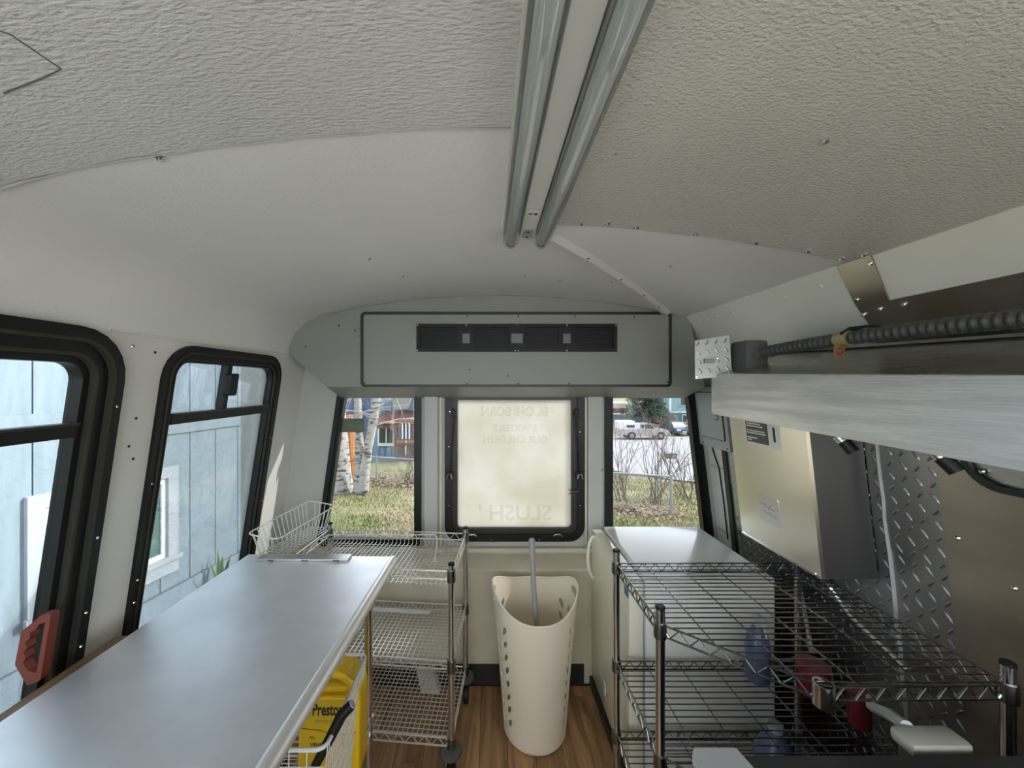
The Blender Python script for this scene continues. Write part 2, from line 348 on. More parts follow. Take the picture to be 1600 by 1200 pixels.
def ceiling_strip(mb, x0, x1, y0, y1, dz0, dz1):
    pr = cprof(x0, x1); pts = [(x, z+dz0) for x, z in pr] + [(x, z+dz1) for x, z in reversed(pr)]
    n = len(pr); o = len(mb.v)
    for y in (y0, y1):
        mb.v += [(x, y, z) for x, z in pts]
    m = 2*n
    for i in range(m): mb.f.append((o+i, o+(i+1) % m, o+m+(i+1) % m, o+m+i))
    for k in (0, m):
        for i in range(n-1): mb.f.append((o+k+i, o+k+i+1, o+k+m-2-i, o+k+m-1-i))
# floor
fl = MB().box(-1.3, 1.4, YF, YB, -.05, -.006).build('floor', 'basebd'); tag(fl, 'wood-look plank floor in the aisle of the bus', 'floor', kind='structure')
pm = {}
pw = .118
x = -.86; row = 0
while x < .62:
    y = -.2 + (row*.37 % .8) - .8
    while y < 1.985:
        L = .95; y0, y1 = max(y, .4), min(y+L, 1.985)
        if y1-y0 > .05:
            key = round(y1-y0, 4)
            if key not in pm:
                b = MB().bevbox(-pw/2+.0006, pw/2-.0006, -(y1-y0)/2+.0008, (y1-y0)/2-.0008, -.006, 0, .0012); me = bpy.data.meshes.new('plank'); me.from_pydata(b.v, [], b.f); me.materials.append(M['plank']); pm[key] = me
            o = link('plank', pm[key], fl); o.location = (x+pw/2, (y0+y1)/2, 0)
        y += L
    x += pw; row += 1
# left wall: two window openings, plus an unseen opening added to let light in
W1 = rect(.10, 1.03, .55, 1.69); W2 = rect(1.19, 1.845, .55, 1.68)
wl = MB().plate(rect(YF, YB+.03, 0, 1.705), [round_poly(W1, .13), round_poly(W2, .11), round_poly(rect(-.87, .045, .30, 1.675), .04)], LW, -.035, 0).build('wall_left', 'wall')
tag(wl, 'white side wall with two black-framed windows, leaning inwards', 'wall', kind='structure')
sb = MB()
for (y0, z0), (y1, z1) in (((1.0, 1.703), (1.17, 1.700)), ((1.17, 1.700), (1.9, 1.706))): sb.tube([(-.986, y0, z0), (-.986, y1, z1)], .004, 6)
sb.build('sealant_bead', 'wall', wl)
copies('screw', SCREW, [((XL(1.665)+.001, 1.075, 1.665), (1, 0, .15)), ], wl)
copies('screw_hole', SCREW_D, [((XL(z)+.001, y, z), (1, 0, .15)) for y, z in ((1.12, 1.46), (1.11, 1.38), (1.13, 1.34), (1.15, 1.655))], wl)
# rear wall with three openings
W3 = [(-.9275, .678), (-.3675, .678), (-.3675, 1.535), (-.808, 1.535)]
W4 = [(-.2275, .7095), (.5215, .7095), (.5215, 1.535), (-.2275, 1.535)]
W5 = [(.644, .70), (1.228, .70), (1.128, 1.535), (.644, 1.535)]
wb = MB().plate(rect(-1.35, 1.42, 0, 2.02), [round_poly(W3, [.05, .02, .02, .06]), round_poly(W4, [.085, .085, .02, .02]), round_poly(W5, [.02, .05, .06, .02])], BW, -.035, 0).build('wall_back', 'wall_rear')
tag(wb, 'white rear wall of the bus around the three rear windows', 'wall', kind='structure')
# lower rear wall with sloping ledge
lowp = [(2.10, 0), (2.0, 0), (2.0, .585), (2.006, .593), (2.10, .6325)]
lw = MB().prism(lowp, lambda u, v, w: (w, u, v), -1.2, 1.3).build('wall_rear_lower', 'wall_low'); tag(lw, 'cream lower rear wall with a sloping ledge below the door window', 'wall', kind='structure')
MB().box(-1.2, 1.3, 2.065, 2.10, .655, .675).build('ledge_rail', 'wall_low', lw)
bb = MB().box(-1.2, .50, 1.992, 2.0, 0, .103).build('baseboard_back', 'basebd'); tag(bb, 'black rubber baseboard along the foot of the rear wall', 'baseboard', kind='structure')
# door jamb trims, each a raised strip
for i, (x0, x1, z0, z1) in enumerate(((-.345, -.27, .68, 1.52), (.545, .625, .68, 1.52))):
    t = MB().bevbox(x0, x1, 2.078, 2.10, z0, z1, .006).build('trim_%d' % (i+1), 'wall_rear'); tag(t, ('raised white jamb strip beside the birch-tree window', 'raised white jamb strip with two bolts beside the street window')[i], 'trim', kind='structure')
    if i == 1: copies('bolt', SCREW, [((.617, 2.077, 1.095), (0, -1, 0)), ((.617, 2.077, .818), (0, -1, 0))], t)
rib = MB()
for xx in (-.255, .533): rib.box(xx-.006, xx+.006, 2.088, 2.10, .69, 1.52)
for r_ in (0,): rib.build('door_edge', 'wall_low', wb)
# right wall
wr = MB().plate(rect(YF, YB+.03, 0, 1.95), [round_poly(rect(-.82, .10, .92, 1.66), .03)], RW, -.035, 0).build('wall_right', 'wall'); tag(wr, 'white side wall behind the kitchen fittings', 'wall', kind='structure')  # the unseen hatch hole is added to throw light on the left wall
wf_ = MB().plate(rect(-1.25, 1.35, 0, 2.0), [round_poly(rect(-1.0, 1.1, 1.0, 1.72), .10)], lambda u, v, w: (u, YF-w, v), 0, .04).build('wall_front_added', 'wall'); tag(wf_, 'unseen front bulkhead added with an opening that shapes the light inside', 'wall', kind='structure')  # unseen bulkhead, added so its opening sets how much front light enters
# ceiling
cb = MB(); ceiling_strip(cb, -.99, .985, YF, YB+.03, 0, .03); ce = cb.build('ceiling', 'ceil', smooth=True); tag(ce, 'curved off-white ceiling of the bus with panel seams', 'ceiling', kind='structure')
roofcap = MB().box(-1.05, 1.42, YF, YB+.035, 2.031, 2.06).build('roof_skin', 'ceil', ce)
p1 = MB(); ceiling_strip(p1, -.93, .09, YF, .65, -.004, 0); pa = p1.build('ceiling_panel', 'ceil_tex', ce, smooth=True); pa['label'] = 'pebbled grey ceiling sheet'
p2 = MB(); ceiling_strip(p2, .11, .985, YF, 1.045, -.004, 0); pb = p2.build('ceiling_panel', 'ceil_tex2', ce, smooth=True); pb['label'] = 'pebbled cream ceiling sheet'
sm = MB(); pth = []
for k in range(14):
    xx = -.93 + 1.0*k/13; pth.append((xx, .655 + random.uniform(-.004, .004), CZ(xx)-.002))
sm.tube(pth, .0022, 5).build('seam_bead', 'inkgrey' if False else 'caulk', ce)
def cn(xx):
    d = (CZ(xx+.01)-CZ(xx-.01))/.02; return (d, 0, -1)
spots = []
for xx in (.25, .40, .56, .72, .86, .95): spots.append(((xx, 1.03, CZ(xx)-.005), cn(xx)))
for xx, yy in ((.558, .635), (.32, 1.02), (.97, .99)): spots.append(((xx, yy, CZ(xx)-.005), cn(xx)))
copies('screw', SCREW, spots, pb)
copies('screw', SCREW, [((-.565, .662, CZ(-.565)-.003), cn(-.565))], ce)
copies('screw_small', SCREW_S, [((xx, yy, CZ(xx)-.001), cn(xx)) for xx, yy in ((.62, 1.30), (.24, .72), (.21, .88), (-.39, 1.27), (-.33, 1.5), (.15, 1.55), (.30, 1.6), (.5, 1.55))], ce)
# access patch cut into the front ceiling sheet
MB().tube([(xx, yy, CZ(xx)-.004) for xx, yy in ((-.60, .40), (-.545, .421), (-.535, .430), (-.531, .478), (-.56, .486), (-.63, .500))], .0011, 4).build('cut_line', 'darkline', ce)
# slanted upper right panels
def UP(u, v, w):     # u along Y, v from 0 top to 1 bottom, w inward
    return (.985 + .215*v - .82*w, u, 1.895 - .31*v - .57*w)
tr = MB().plate(rect(YF, YB, 0, 1), [], UP, -.02, 0).build('wall_upper_right', 'wall'); tag(tr, 'slanted white strip between ceiling and extractor hood', 'wall', kind='structure')
a = MB().plate(rect(1.08, 1.905, .0, .98), [], UP, 0, .004).build('panel', 'wall', tr)
copies('rivet', SCREW_W, [(Vector(UP(y, .12, .004)), (-.82, 0, -.57)) for y in (1.16, 1.30, 1.46, 1.58, 1.68, 1.76, 1.83, 1.88)], a)
b_ = MB().plate([(1.078, .0), (.983, .0), (1.0125, .373), (1.10, .353)], [], UP, .002, .007).build('patch', 'steel_wall', tr); b_['label'] = 'tan steel patch screwed over the panel joint'
copies('screw', SCREW, [(Vector(UP(y, v, .007)), (-.82, 0, -.57)) for y, v in ((.995, .06), (1.085, .30), (1.095, .43), (1.045, .41), (.985, .41))], b_)
c_ = MB().plate([(1.10, .36), (YF, .36), (YF, 1.0), (1.10, 1.0)], [], UP, 0, .006).build('panel', 'steel_wall', tr); c_['label'] = 'tan stainless strip above the hood'
copies('screw', SCREW, [(Vector(UP(.755, .43, .006)), (-.82, 0, -.57))], c_)
d_ = MB().plate(rect(YF, 1.04, 0, .36), [], UP, 0, .003).build('panel', 'wall', tr)
# diagonal cover strip on the ceiling
def strip_pt(t): 
    X = .185 + (.885-.185)*t; Y = 1.13 + (1.895-1.13)*t; return Vector((X, Y, CZ(X)-.001))
dirv = (strip_pt(1)-strip_pt(0)).normalized(); side = dirv.cross(Vector((0, 0, 1))).normalized()
tb = MB(); N = 14; prof = [(-.022, 0), (-.016, -.014), (.006, -.016), (.022, 0)]
for i in range(N):
    p = strip_pt(i/(N-1)); tb.v += [tuple(p+side*u+Vector((0, 0, v))) for u, v in prof]
for i in range(N-1):
    for k in range(3): tb.f.append((i*4+k, i*4+k+1, i*4+5+k, i*4+4+k))
tb.f += [(0, 1, 2, 3), tuple((N-1)*4+k for k in (3, 2, 1, 0))]
cs = tb.build('trim_3', 'fixture'); tag(cs, 'white cable cover strip running diagonally across the ceiling', 'trim', kind='structure')
copies('screw', SCREW_D, [(strip_pt(t)+side*.012+Vector((0, 0, -.014)), (0, 0, -1)) for t in (.2, .45, .68, .86)], cs)

# ---------------------------------------------------------------- windows
def side_window(name, base, r, label, big):
    root = thing(name, ((base[0][0]+base[1][0])/2*0 + XL(base[0][1]), (base[0][0]+base[1][0])/2, base[0][1]), label, 'window'); root['kind'] = 'structure'
    ws = [.0, .028, .036, .062, .070, .086] if big else [.0, .022, .028, .044, .048, .056]
    hs = [(-.03, .030), (-.03, .034), (-.03, .020), (-.03, .022), (-.03, .006)] if big else [(-.03, .012), (-.03, .015), (-.03, .008), (-.03, .010), (-.03, .0)]
    f = None
    for i in range(5):
        o1 = round_poly(poly_offset(base, ws[i]-.008), max(.02, r-ws[i])); o2 = round_poly(poly_offset(base, ws[i+1]-.008), max(.02, r-ws[i+1]))
        rg = MB().ring(o1, o2, LW, *hs[i]); 
        if f is None: f = rg.build('frame', 'frame', root, smooth=True)
        else: rg.build('frame_rib', 'frame2' if i in (1, 3) else 'frame', f, smooth=True)
    inn = poly_offset(base, ws[5]-.010); y0, y1 = inn[0][0], inn[1][0]; z0, z1 = inn[0][1], inn[2][1]
    MB().prism(rect(y0, y1, 1.428, 1.462), LW, -.03, .010).build('transom', 'frame', root)
    MB().prism(rect(y0, y1, 1.458, 1.464), LW, -.02, .016).build('transom_lip', 'frame2', root)
    lo = [(y0, z0), (y1, z0), (y1, 1.43), (y0, 1.43)]; up = [(y0, 1.46), (y1, 1.46), (y1, z1), (y0, z1)]
    MB().prism(round_poly(lo, [.05, .05, .002, .002]), LW, -.022, -.018).build('pane', 'glass', root)
    MB().prism(round_poly(up, [.002, .002, .05, .05]), LW, -.022, -.018).build('pane', 'glass', root)
    if not big:
        MB().prism(rect(1.478, 1.502, 1.46, z1), LW, -.025, .004).build('slider_bar', 'frame', root)
        l = MB().prism(round_poly(rect(1.47, 1.512, 1.515, 1.60), .006, 2), LW, .0, .028).build('latch', 'blackp', root)
        MB().prism(round_poly(rect(1.512, 1.525, 1.53, 1.585), .004, 2), LW, .004, .018).build('latch_lip', 'blackp', l)
    yy = base[1][0]-.012
    copies('screw', SCREW_S, [((XL(z)+(.031 if big else .013), base[1][0]-.006, z), (1, 0, .15)) for z in ((1.5, 1.15, .95, .86) if big else (1.3, 1.0))], root)
    if not big: copies('screw', SCREW_S, [((XL(z)+.013, base[0][0]+.004, z), (1, 0, .15)) for z in (1.25, .95, .88)], root)
    return root
w1 = side_window('window_1', W1, .13, 'large black-framed side window with the red release handle', True)
w2 = side_window('window_2', W2, .11, 'narrow black-framed side window with a small sliding vent', False)
# red emergency handle on the big window
hp = [(.068, .172), (.046, .168), (.004, .128), (0, .050), (.036, 0), (.066, .012)]
hh = [(.054, .030), (.057, .150), (.044, .146), (.034, .130), (.024, .126), (.026, .112), (.016, .102), (.024, .090), (.016, .078), (.024, .066), (.018, .054), (.032, .036)]
hd = MB().plate(round_poly(hp, .006, 3), [hh], lambda u, v, w: (XL(v+.845)-.010+u, .93-w, v+.845), 0, .020).build('release_handle', 'red', w1); hd['label'] = 'dark red release handle with finger grooves'
def rear_window(name, base, rad, label, pane, wide, kind=None):
    root = thing(name, ((base[0][0]+base[1][0])/2, YB, base[0][1]), label, 'window'); root['kind'] = 'structure'
    o1 = round_poly(poly_offset(base, -.006), rad); o2 = round_poly(poly_offset(base, wide*.55), [max(.01, q-wide*.55) for q in rad]); o3 = round_poly(poly_offset(base, wide), [max(.01, q-wide) for q in rad])
    f = MB().ring(o1, o2, BW, -.03, .016).build('frame', 'frame', root, smooth=True)
    MB().ring(o2, o3, BW, -.035, .006).build('frame_rib', 'frame2' if wide > .05 else 'frame', f, smooth=True)
    MB().prism(o3, BW, -.024, -.018).build('pane', pane, root)
    return root
w3 = rear_window('window_3', W3, [.05, .02, .02, .06], 'rear window looking out to the birch trees and blue house', 'glassr', .034)
w4 = rear_window('window_4', W4, [.085, .085, .02, .02], 'fogged rear door window with faded mirrored lettering', 'frost', .062)
w5 = rear_window('window_5', W5, [.02, .05, .06, .02], 'rear window looking out to the street with the pickup truck', 'glassr', .040)
MB().prism(rect(-.812, -.678, 1.294, 1.371), BW, -.016, -.0145).build('sticker', 'olive', w3)['label'] = 'olive green rectangular sticker'
TR = (math.radians(90), 0, 0)
for body, size, cx, cz, sx in (('BL OHI BORN', .075, .148, 1.405, .80), ('S WATER S', .052, .150, 1.315, .95), ('OUR CHILDREN', .056, .150, 1.252, .88)):
    text('lettering', body, size, (cx, YB+.0175, cz), (math.radians(90), 0, math.radians(180)), 'ghost', w4, sx, bold=.025)
text('lettering', "SLUSH '", .118, (.150, YB+.0175, .845), (math.radians(90), 0, math.radians(180)), 'ghost', w4, 1.05, bold=.02)
for xs, px in ((-1, -.205), (1, .498)):
    MB().tube([(px+.028*-xs, YB-.03, 1.405), (px+.012*-xs, YB-.03, 1.25), (px, YB-.028, 1.06)], .0035, 6).build('strut', 'blackp', w4)
    MB().bevbox(px+.018*-xs-.008, px+.018*-xs+.010, YB-.040, YB-.016, 1.385, 1.425, .003).build('strut_bracket', 'blackp', w4)
    lt = MB().bevbox(px-.022, px+.018, YB-.034, YB-.014, 1.045, 1.085, .005).build('latch', 'blackp', w4)
    MB().tube([(px-.014, YB-.036, 1.05), (px-.01, YB-.04, 1.072), (px+.006, YB-.04, 1.076), (px+.012, YB-.036, 1.05)], .003, 6).build('latch_loop', 'chrome', lt)
for px in (-.085, .378):
    lt = MB().bevbox(px-.022, px+.022, YB-.034, YB-.012, .716, .746, .005).build('latch', 'blackp', w4)
    MB().tube([(px-.024, YB-.038, .742), (px-.012, YB-.042, .752), (px+.012, YB-.042, .752), (px+.024, YB-.038, .742)], .0035, 6).build('latch_loop', 'chrome', lt)
fk = MB().tube([(.49, YB-.03, .982), (.455, YB-.03, .980)], .006, 6).tube([(.462, YB-.03, .981), (.437, YB-.03, .991)], .003, 5).tube([(.462, YB-.03, .979), (.437, YB-.03, .966)], .003, 5).build('clip', mat('brown_clip', (.10, .045, .03), .6), w4); fk['label'] = 'small brown forked clip'
copies('screw', SCREW_S, [((xx, YB-.017, zz), (0, -1, 0)) for xx, zz in ((-.205, 1.41), (-.21, 1.22), (-.21, .9), (.50, 1.30), (.50, .9), (.02, .716), (.28, .716))], w4)

# ---------------------------------------------------------------- rear air conditioner
ac = thing('air_conditioner', (.14, 1.9, 1.55), 'grey roof-level air conditioner housing above the rear windows', 'air conditioner')
YA = 1.90
FR = lambda u, v, w: (u, YA-w, v)
top = [(x, z-.002) for x, z in reversed(cprof(-.985, .99)) ]
front = [(-.80, 1.545), (1.075, 1.545), (1.0, 1.885)] + top
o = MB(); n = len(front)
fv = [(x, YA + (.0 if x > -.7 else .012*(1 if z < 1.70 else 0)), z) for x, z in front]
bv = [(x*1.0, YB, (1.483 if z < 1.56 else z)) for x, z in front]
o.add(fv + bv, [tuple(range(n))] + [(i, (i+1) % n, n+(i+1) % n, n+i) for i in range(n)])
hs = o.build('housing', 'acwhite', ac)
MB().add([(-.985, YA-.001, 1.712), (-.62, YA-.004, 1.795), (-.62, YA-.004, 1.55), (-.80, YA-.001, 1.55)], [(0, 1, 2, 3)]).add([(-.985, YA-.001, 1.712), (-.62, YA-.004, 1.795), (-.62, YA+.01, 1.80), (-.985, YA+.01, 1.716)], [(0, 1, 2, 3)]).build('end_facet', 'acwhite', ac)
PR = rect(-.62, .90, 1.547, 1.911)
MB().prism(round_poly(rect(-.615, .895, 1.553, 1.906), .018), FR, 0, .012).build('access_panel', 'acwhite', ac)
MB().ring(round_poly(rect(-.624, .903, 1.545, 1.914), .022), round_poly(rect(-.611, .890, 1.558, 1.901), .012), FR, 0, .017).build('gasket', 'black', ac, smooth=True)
gr = MB().ring(rect(-.348, .633, 1.718, 1.8545), rect(-.33, .615, 1.735, 1.838), FR, .012, .024).build('grille', 'blackp', ac)
MB().prism(rect(-.34, .625, 1.726, 1.846), FR, .0121, .0135).build('grille_back', 'blackp', gr)
for k in range(7): MB().prism(rect(-.33, .615, 1.742+k*.0145, 1.746+k*.0145), FR, .0135, .021).build('slat', 'blackp', gr)
for cx, wd in ((-.105, .026), (.143, .046), (.387, .026)):
    MB().prism(rect(cx-.04, cx+.04, 1.735, 1.838), FR, .0135, .023).build('divider', 'blackp', gr)
    MB().prism(rect(cx-wd/2-.005, cx+wd/2+.005, 1.760, 1.806), FR, .023, .0245).build('tag', 'grey_tag', gr)
copies('screw', SCREW_S, [((xx, YA-.024, zz), (0, -1, 0)) for xx, zz in ((-.343, 1.848), (-.105, 1.848), (.143, 1.848), (.387, 1.848), (.627, 1.848), (-.343, 1.724), (.135, 1.724), (.15, 1.724), (.387, 1.724))], gr)
copies('screw_hole', SCREW_D, [((xx, YA-.0125, zz), (0, -1, 0)) for xx, zz in ((-.10, 1.893), (.15, 1.893), (.43, 1.891), (.72, 1.889), (-.10, 1.562), (.15, 1.562), (.40, 1.562), (.10, 1.60), (-.09, 1.63), (.885, 1.57), (-.605, 1.565))], ac)
copies('screw_hole', SCREW_D, [((xx, YA-.003, zz), (0, -1, 0)) for xx, zz in ((-.655, 1.825), (-.735, 1.85), (-.9, 1.745))], ac)

# ---------------------------------------------------------------- fluorescent fixture
fx = thing('ceiling_light', (.11, .5, 1.98), 'unlit twin-tube fluorescent light with clear guards along the ceiling', 'ceiling light')
y0, y1 = -.16, 1.10
MB().prism([(.040, 2.0), (.040, 1.978), (.044, 1.978), (.060, 1.990), (.085, 1.990), (.090, 1.974), (.130, 1.974), (.135, 1.990), (.160, 1.990), (.174, 1.980), (.178, 1.980), (.178, 2.0)], lambda u, v, w: (u, w, v), y0, y1-.012).build('housing', 'fixture', fx)
for tx in (.066, .153):
    g = MB(); n = 24; R = .0225; zc = 1.9655
    g.tube([(tx, y0, zc), (tx, y1-.012, zc), (tx, y1-.004, zc), (tx, y1, zc)], [R, R, R*.93, R*.80], n, caps=False).build('tube_guard', 'tube', fx, smooth=True)
    g = MB().cyl((tx, y0+.02, zc), (tx, y1-.02, zc), .0160, 20).build('lamp_tube', 'lampglass', fx, smooth=True)
    MB().cyl((tx, y1-.022, zc), (tx, y1-.006, zc), .0165, 16).build('end_cap', 'chrome', fx, smooth=True)
lb = MB().box(.093, .127, .92, .955, 1.9732, 1.974).build('sticker', 'paper', fx)
MB().box(.100, .108, .93, .936, 1.9726, 1.9731).box(.113, .121, .93, .938, 1.9726, 1.9731).build('print', 'ink', lb)
lb2 = MB().box(.096, .125, 1.03, 1.085, 1.9732, 1.974).build('sticker', 'lightgrey', fx)
copies('screw', SCREW_D, [((.11, 1.045, 1.973), (0, 0, -1)), ((.11, 1.08, 1.973), (0, 0, -1))], fx)
# ================================================================ KITCHEN FITTINGS, KERBSIDE
def lug(mb, mp, u, v, ang, L=.0155, W=.0042, h=.0022):
    c, s = math.cos(ang), math.sin(ang)
    def q(a, b, w): return mp(u + a*c - b*s, v + a*s + b*c, w)
    mb.add([q(-L, 0, 0), q(-L*.5, -W, 0), q(L*.5, -W, 0), q(L, 0, 0), q(L*.5, W, 0), q(-L*.5, W, 0), q(-L*.55, 0, h), q(L*.55, 0, h)],
           [(0, 1, 6), (1, 2, 7, 6), (2, 3, 7), (3, 4, 7), (4, 5, 6, 7), (5, 0, 6)])
def lugs(u0, u1, v0, v1, mp, w, step=.036):
    mb = MB(); i = 0; v = v0 + step*.4
    while v < v1 - step*.3:
        j = 0; u = u0 + step*.45
        while u < u1 - step*.3:
            lug(mb, lambda a, b, c: mp(a, b, w+c), u, v, math.radians(52 if (i+j) % 2 else -52)); u += step; j += 1
        v += step; i += 1
    return mb
tp = thing('tread_plate_panel', (1.25, 1.3, 0), 'dark diamond tread plate cladding on the wall behind the wire shelf', 'wall panel')
for (u0, u1, v0, v1, th, m) in ((1.01, 1.165, 1.06, 1.62, .006, 'diamond'), (1.165, 1.93, 1.06, 1.62, .004, 'diamond'), (1.01, 1.165, .02, 1.075, .0035, 'diamond'), (1.165, 1.93, .02, 1.06, .003, 'diamond')):
    s_ = MB().plate(rect(u0, u1, v0, v1), [], RW, 0, th).build('sheet', m, tp)
    lg = lugs(u0, u1, v0, v1, RW, th).build('tread_pattern', m, s_); lg['kind'] = 'stuff'
MB().tube([RW(1.166+random.uniform(-.003, .003), .3 + k*.065, .006) for k in range(19)], .0055, 6).build('sealant_bead', 'caulk', tp)
MB().plate(rect(1.93, 1.962, .02, 1.62), [], RW, 0, .012).build('edge_strip', 'black', tp)
MB().tube([RW(2.06, 1.27, .006), RW(2.045, 1.20, .006), RW(2.01, 1.12, .006), RW(2.0, .95, .006), RW(2.0, .75, .006)], .004, 6).build('cable', 'black', tp)
for zz in (1.12, .78): MB().plate(rect(1.965, 2.09, zz-.003, zz+.003), [], RW, 0, .004).build('cable_clip', 'caulk', tp)
ss = thing('steel_wall_panel', (1.22, .5, 0), 'tan stainless wall sheet beside the diamond tread plate', 'wall panel')
sh = MB().plate(rect(.11, 1.012, .02, 1.62), [round_poly(rect(.15, .95, 1.315, 1.56), .07)], RW, 0, .007).build('sheet', 'steel_wall', ss)
MB().ring(round_poly(rect(.143, .957, 1.308, 1.567), .075), round_poly(rect(.158, .942, 1.323, 1.552), .062), RW, .004, .014).build('gasket', 'black', ss, smooth=True)
MB().prism(round_poly(rect(.152, .948, 1.317, 1.558), .066), RW, .0005, .002).build('cover', 'steel', ss)
copies('screw', SCREW, [(Vector(RW(y, z, .007)), (-1, 0, -.1)) for y, z in ((.985, 1.165), (.92, 1.35), (.885, 1.09), (.985, .75))], ss)
# breaker panel
bp_ = thing('breaker_panel', (1.13, 1.95, 1.25), 'grey painted breaker panel with a finger-ring door by the rear corner', 'breaker panel')
PW = lambda u, v, w: (XR(v) - .05 - w, u, v)
MB().prism(round_poly(rect(1.825, 2.085, 1.235, 1.545), .006, 2), PW, -.05, 0).build('box', 'greybox', bp_)
dr = MB().prism(round_poly(rect(1.855, 2.06, 1.285, 1.515), .006, 2), PW, 0, .006).build('door', 'greybox', bp_)
MB().ring(round_poly(rect(1.851, 2.064, 1.281, 1.519), .008, 2), round_poly(rect(1.8545, 2.0605, 1.2845, 1.5155), .006, 2), PW, 0, .003).build('door_gap', 'black', bp_)
MB().tube([PW(1.895+.014*math.cos(t), 1.395+.014*math.sin(t), .0075) for t in [math.radians(40+k*28) for k in range(11)]], .0016, 6).build('ring_pull', 'black', dr)
copies('screw', SCREW_D, [(Vector(PW(y, 1.248, .001)), (-1, 0, 0)) for y in (1.845, 2.05)], bp_)
# tankless water heater
wh = thing('water_heater', (1.15, 1.4, .946), 'stainless tankless water heater with rating label on the tread plate wall', 'water heater')
HX = lambda v: XR(v) - .185
HW = lambda u, v, w: (HX(v) - w, u, v)
MB().prism(rect(1.209, 1.583, .946, 1.50), HW, -.178, -.004).build('case', mat('dark_steel_case', (.13, .13, .125), .42, .8, rvar=.05, nscale=5), wh)
fp = MB().prism(round_poly(rect(1.207, 1.585, .944, 1.502), .006, 3), HW, -.012, 0).build('front_cover', 'steel_box', wh, smooth=True)
MB().tube([HW(1.21, .950, .002), HW(1.582, .950, .002)], .0025, 6).build('cover_lip', 'chrome', fp)
lb = MB().prism(round_poly(rect(1.315, 1.495, 1.333, 1.432), .004, 2), HW, 0, .0012).build('rating_label', 'paper', wh)
MB().prism(rect(1.372, 1.488, 1.340, 1.427), HW, .0012, .0016).build('print_block', mat('label_grey', (.09, .088, .08), .5), lb)
pl = MB()
for k, (a, b_) in enumerate(((.02, .75), (.05, .7), (.04, .8), (.0, .0), (.05, .86), (.03, .9), (.0, .0), (.04, .5), (.05, .25))):
    if b_ > 0: pl.prism(rect(1.488-.116*b_, 1.486-.116*a*.5, 1.417-k*.0088, 1.4215-k*.0088), HW, .0016, .0019)
pl.build('print_lines', 'paper', lb)
MB().prism(round_poly(rect(1.337, 1.347, 1.355, 1.408), .0048, 3), HW, .0012, .0022).build('slot', 'black', lb)
emb = MB().prism(round_poly(rect(1.36, 1.46, 1.045, 1.15), .008, 3), HW, 0, .0016).build('emblem_sticker', mat('silver_sticker', (.78, .78, .74), .3, .8), wh)
for k, (du, dv, L, ang) in enumerate(((-.028, .012, .012, 0), (-.012, .010, .010, 50), (.004, .006, .010, -50), (.018, .004, .012, 0), (-.02, -.014, .008, 20), (.0, -.016, .008, 0), (.02, -.02, .014, 10))):
    c, s = math.cos(math.radians(ang))*L, math.sin(math.radians(ang))*L
    MB().tube([HW(1.41-du-c, 1.10+dv-s, .002), HW(1.41-du+c, 1.10+dv+s, .002)], .0018, 4).build('emblem_stroke', mat('grey_stroke%d' % k, (.35, .36, .36), .4), emb)
copies('screw', SCREW_S, [(Vector(HW(y, .953, .0)), (-1, 0, 0)) for y in (1.23, 1.57)], wh)
pp = MB().tube([(XR(.9)-.06, 1.32, .95), (XR(.9)-.06, 1.32, .86), (XR(.8)-.06, 1.26, .80), (XR(.7)-.06, 1.1, .74)], .009, 8).build('water_pipe', 'chrome', wh, smooth=True)
MB().tube([(XR(.9)-.06, 1.47, .95), (XR(.9)-.05, 1.47, .80), (XR(.7)-.04, 1.45, .55)], .008, 8).build('water_pipe', 'nickel', wh, smooth=True)
MB().cyl((XR(.9)-.06, 1.32, .87), (XR(.9)-.06, 1.32, .90), .014, 8).build('pipe_fitting', 'chrome', wh)
# extractor hood
hd = thing('extractor_hood', (1.0, .6, 1.43), 'long brushed stainless extractor hood along the kitchen wall', 'hood')
yf, yn = 1.462, .16
def hz(y, z): return z - (yf-y)*.030
o = MB()
A = [(.85, 1.446), (.85, 1.601), (.853, 1.604), (1.20, 1.712)]
def hv(y, k): x_, z_ = A[k]; return (x_, y, hz(y, z_))
o.add([hv(yf, 0), hv(yf, 1), hv(yn, 1), hv(yn, 0), (.866, yf, hz(yf, 1.446)), (.866, yf, hz(yf, 1.59)), (.866, yn, hz(yn, 1.59)), (.866, yn, hz(yn, 1.446))],
      [(0, 1, 2, 3), (4, 7, 6, 5), (0, 3, 7, 4), (1, 5, 6, 2), (0, 4, 5, 1), (3, 2, 6, 7)])
bm = bmesh.new(); vs = [bm.verts.new(v) for v in o.v]; [bm.faces.new([vs[i] for i in f]) for f in o.f]; bmesh.ops.bevel(bm, geom=bm.edges[:], offset=.004, segments=2, affect='EDGES'); bm.verts.index_update()
o2 = MB(); o2.add([v.co for v in bm.verts], [[v.index for v in f.verts] for f in bm.faces]); bm.free(); fpan = o2.build('front_panel', 'steel_hood', hd, smooth=True)
MB().add([(.856, yf, hz(yf, 1.6)), (1.20, yf, hz(yf, 1.70)), (1.20, yn, hz(yn, 1.70)), (.856, yn, hz(yn, 1.6)), (.856, yf, hz(yf, 1.594)), (1.20, yf, hz(yf, 1.694)), (1.20, yn, hz(yn, 1.694)), (.856, yn, hz(yn, 1.594))],
         [(0, 1, 2, 3), (7, 6, 5, 4), (0, 4, 5, 1), (1, 5, 6, 2), (2, 6, 7, 3), (3, 7, 4, 0)]).build('top_panel', 'steel', hd)
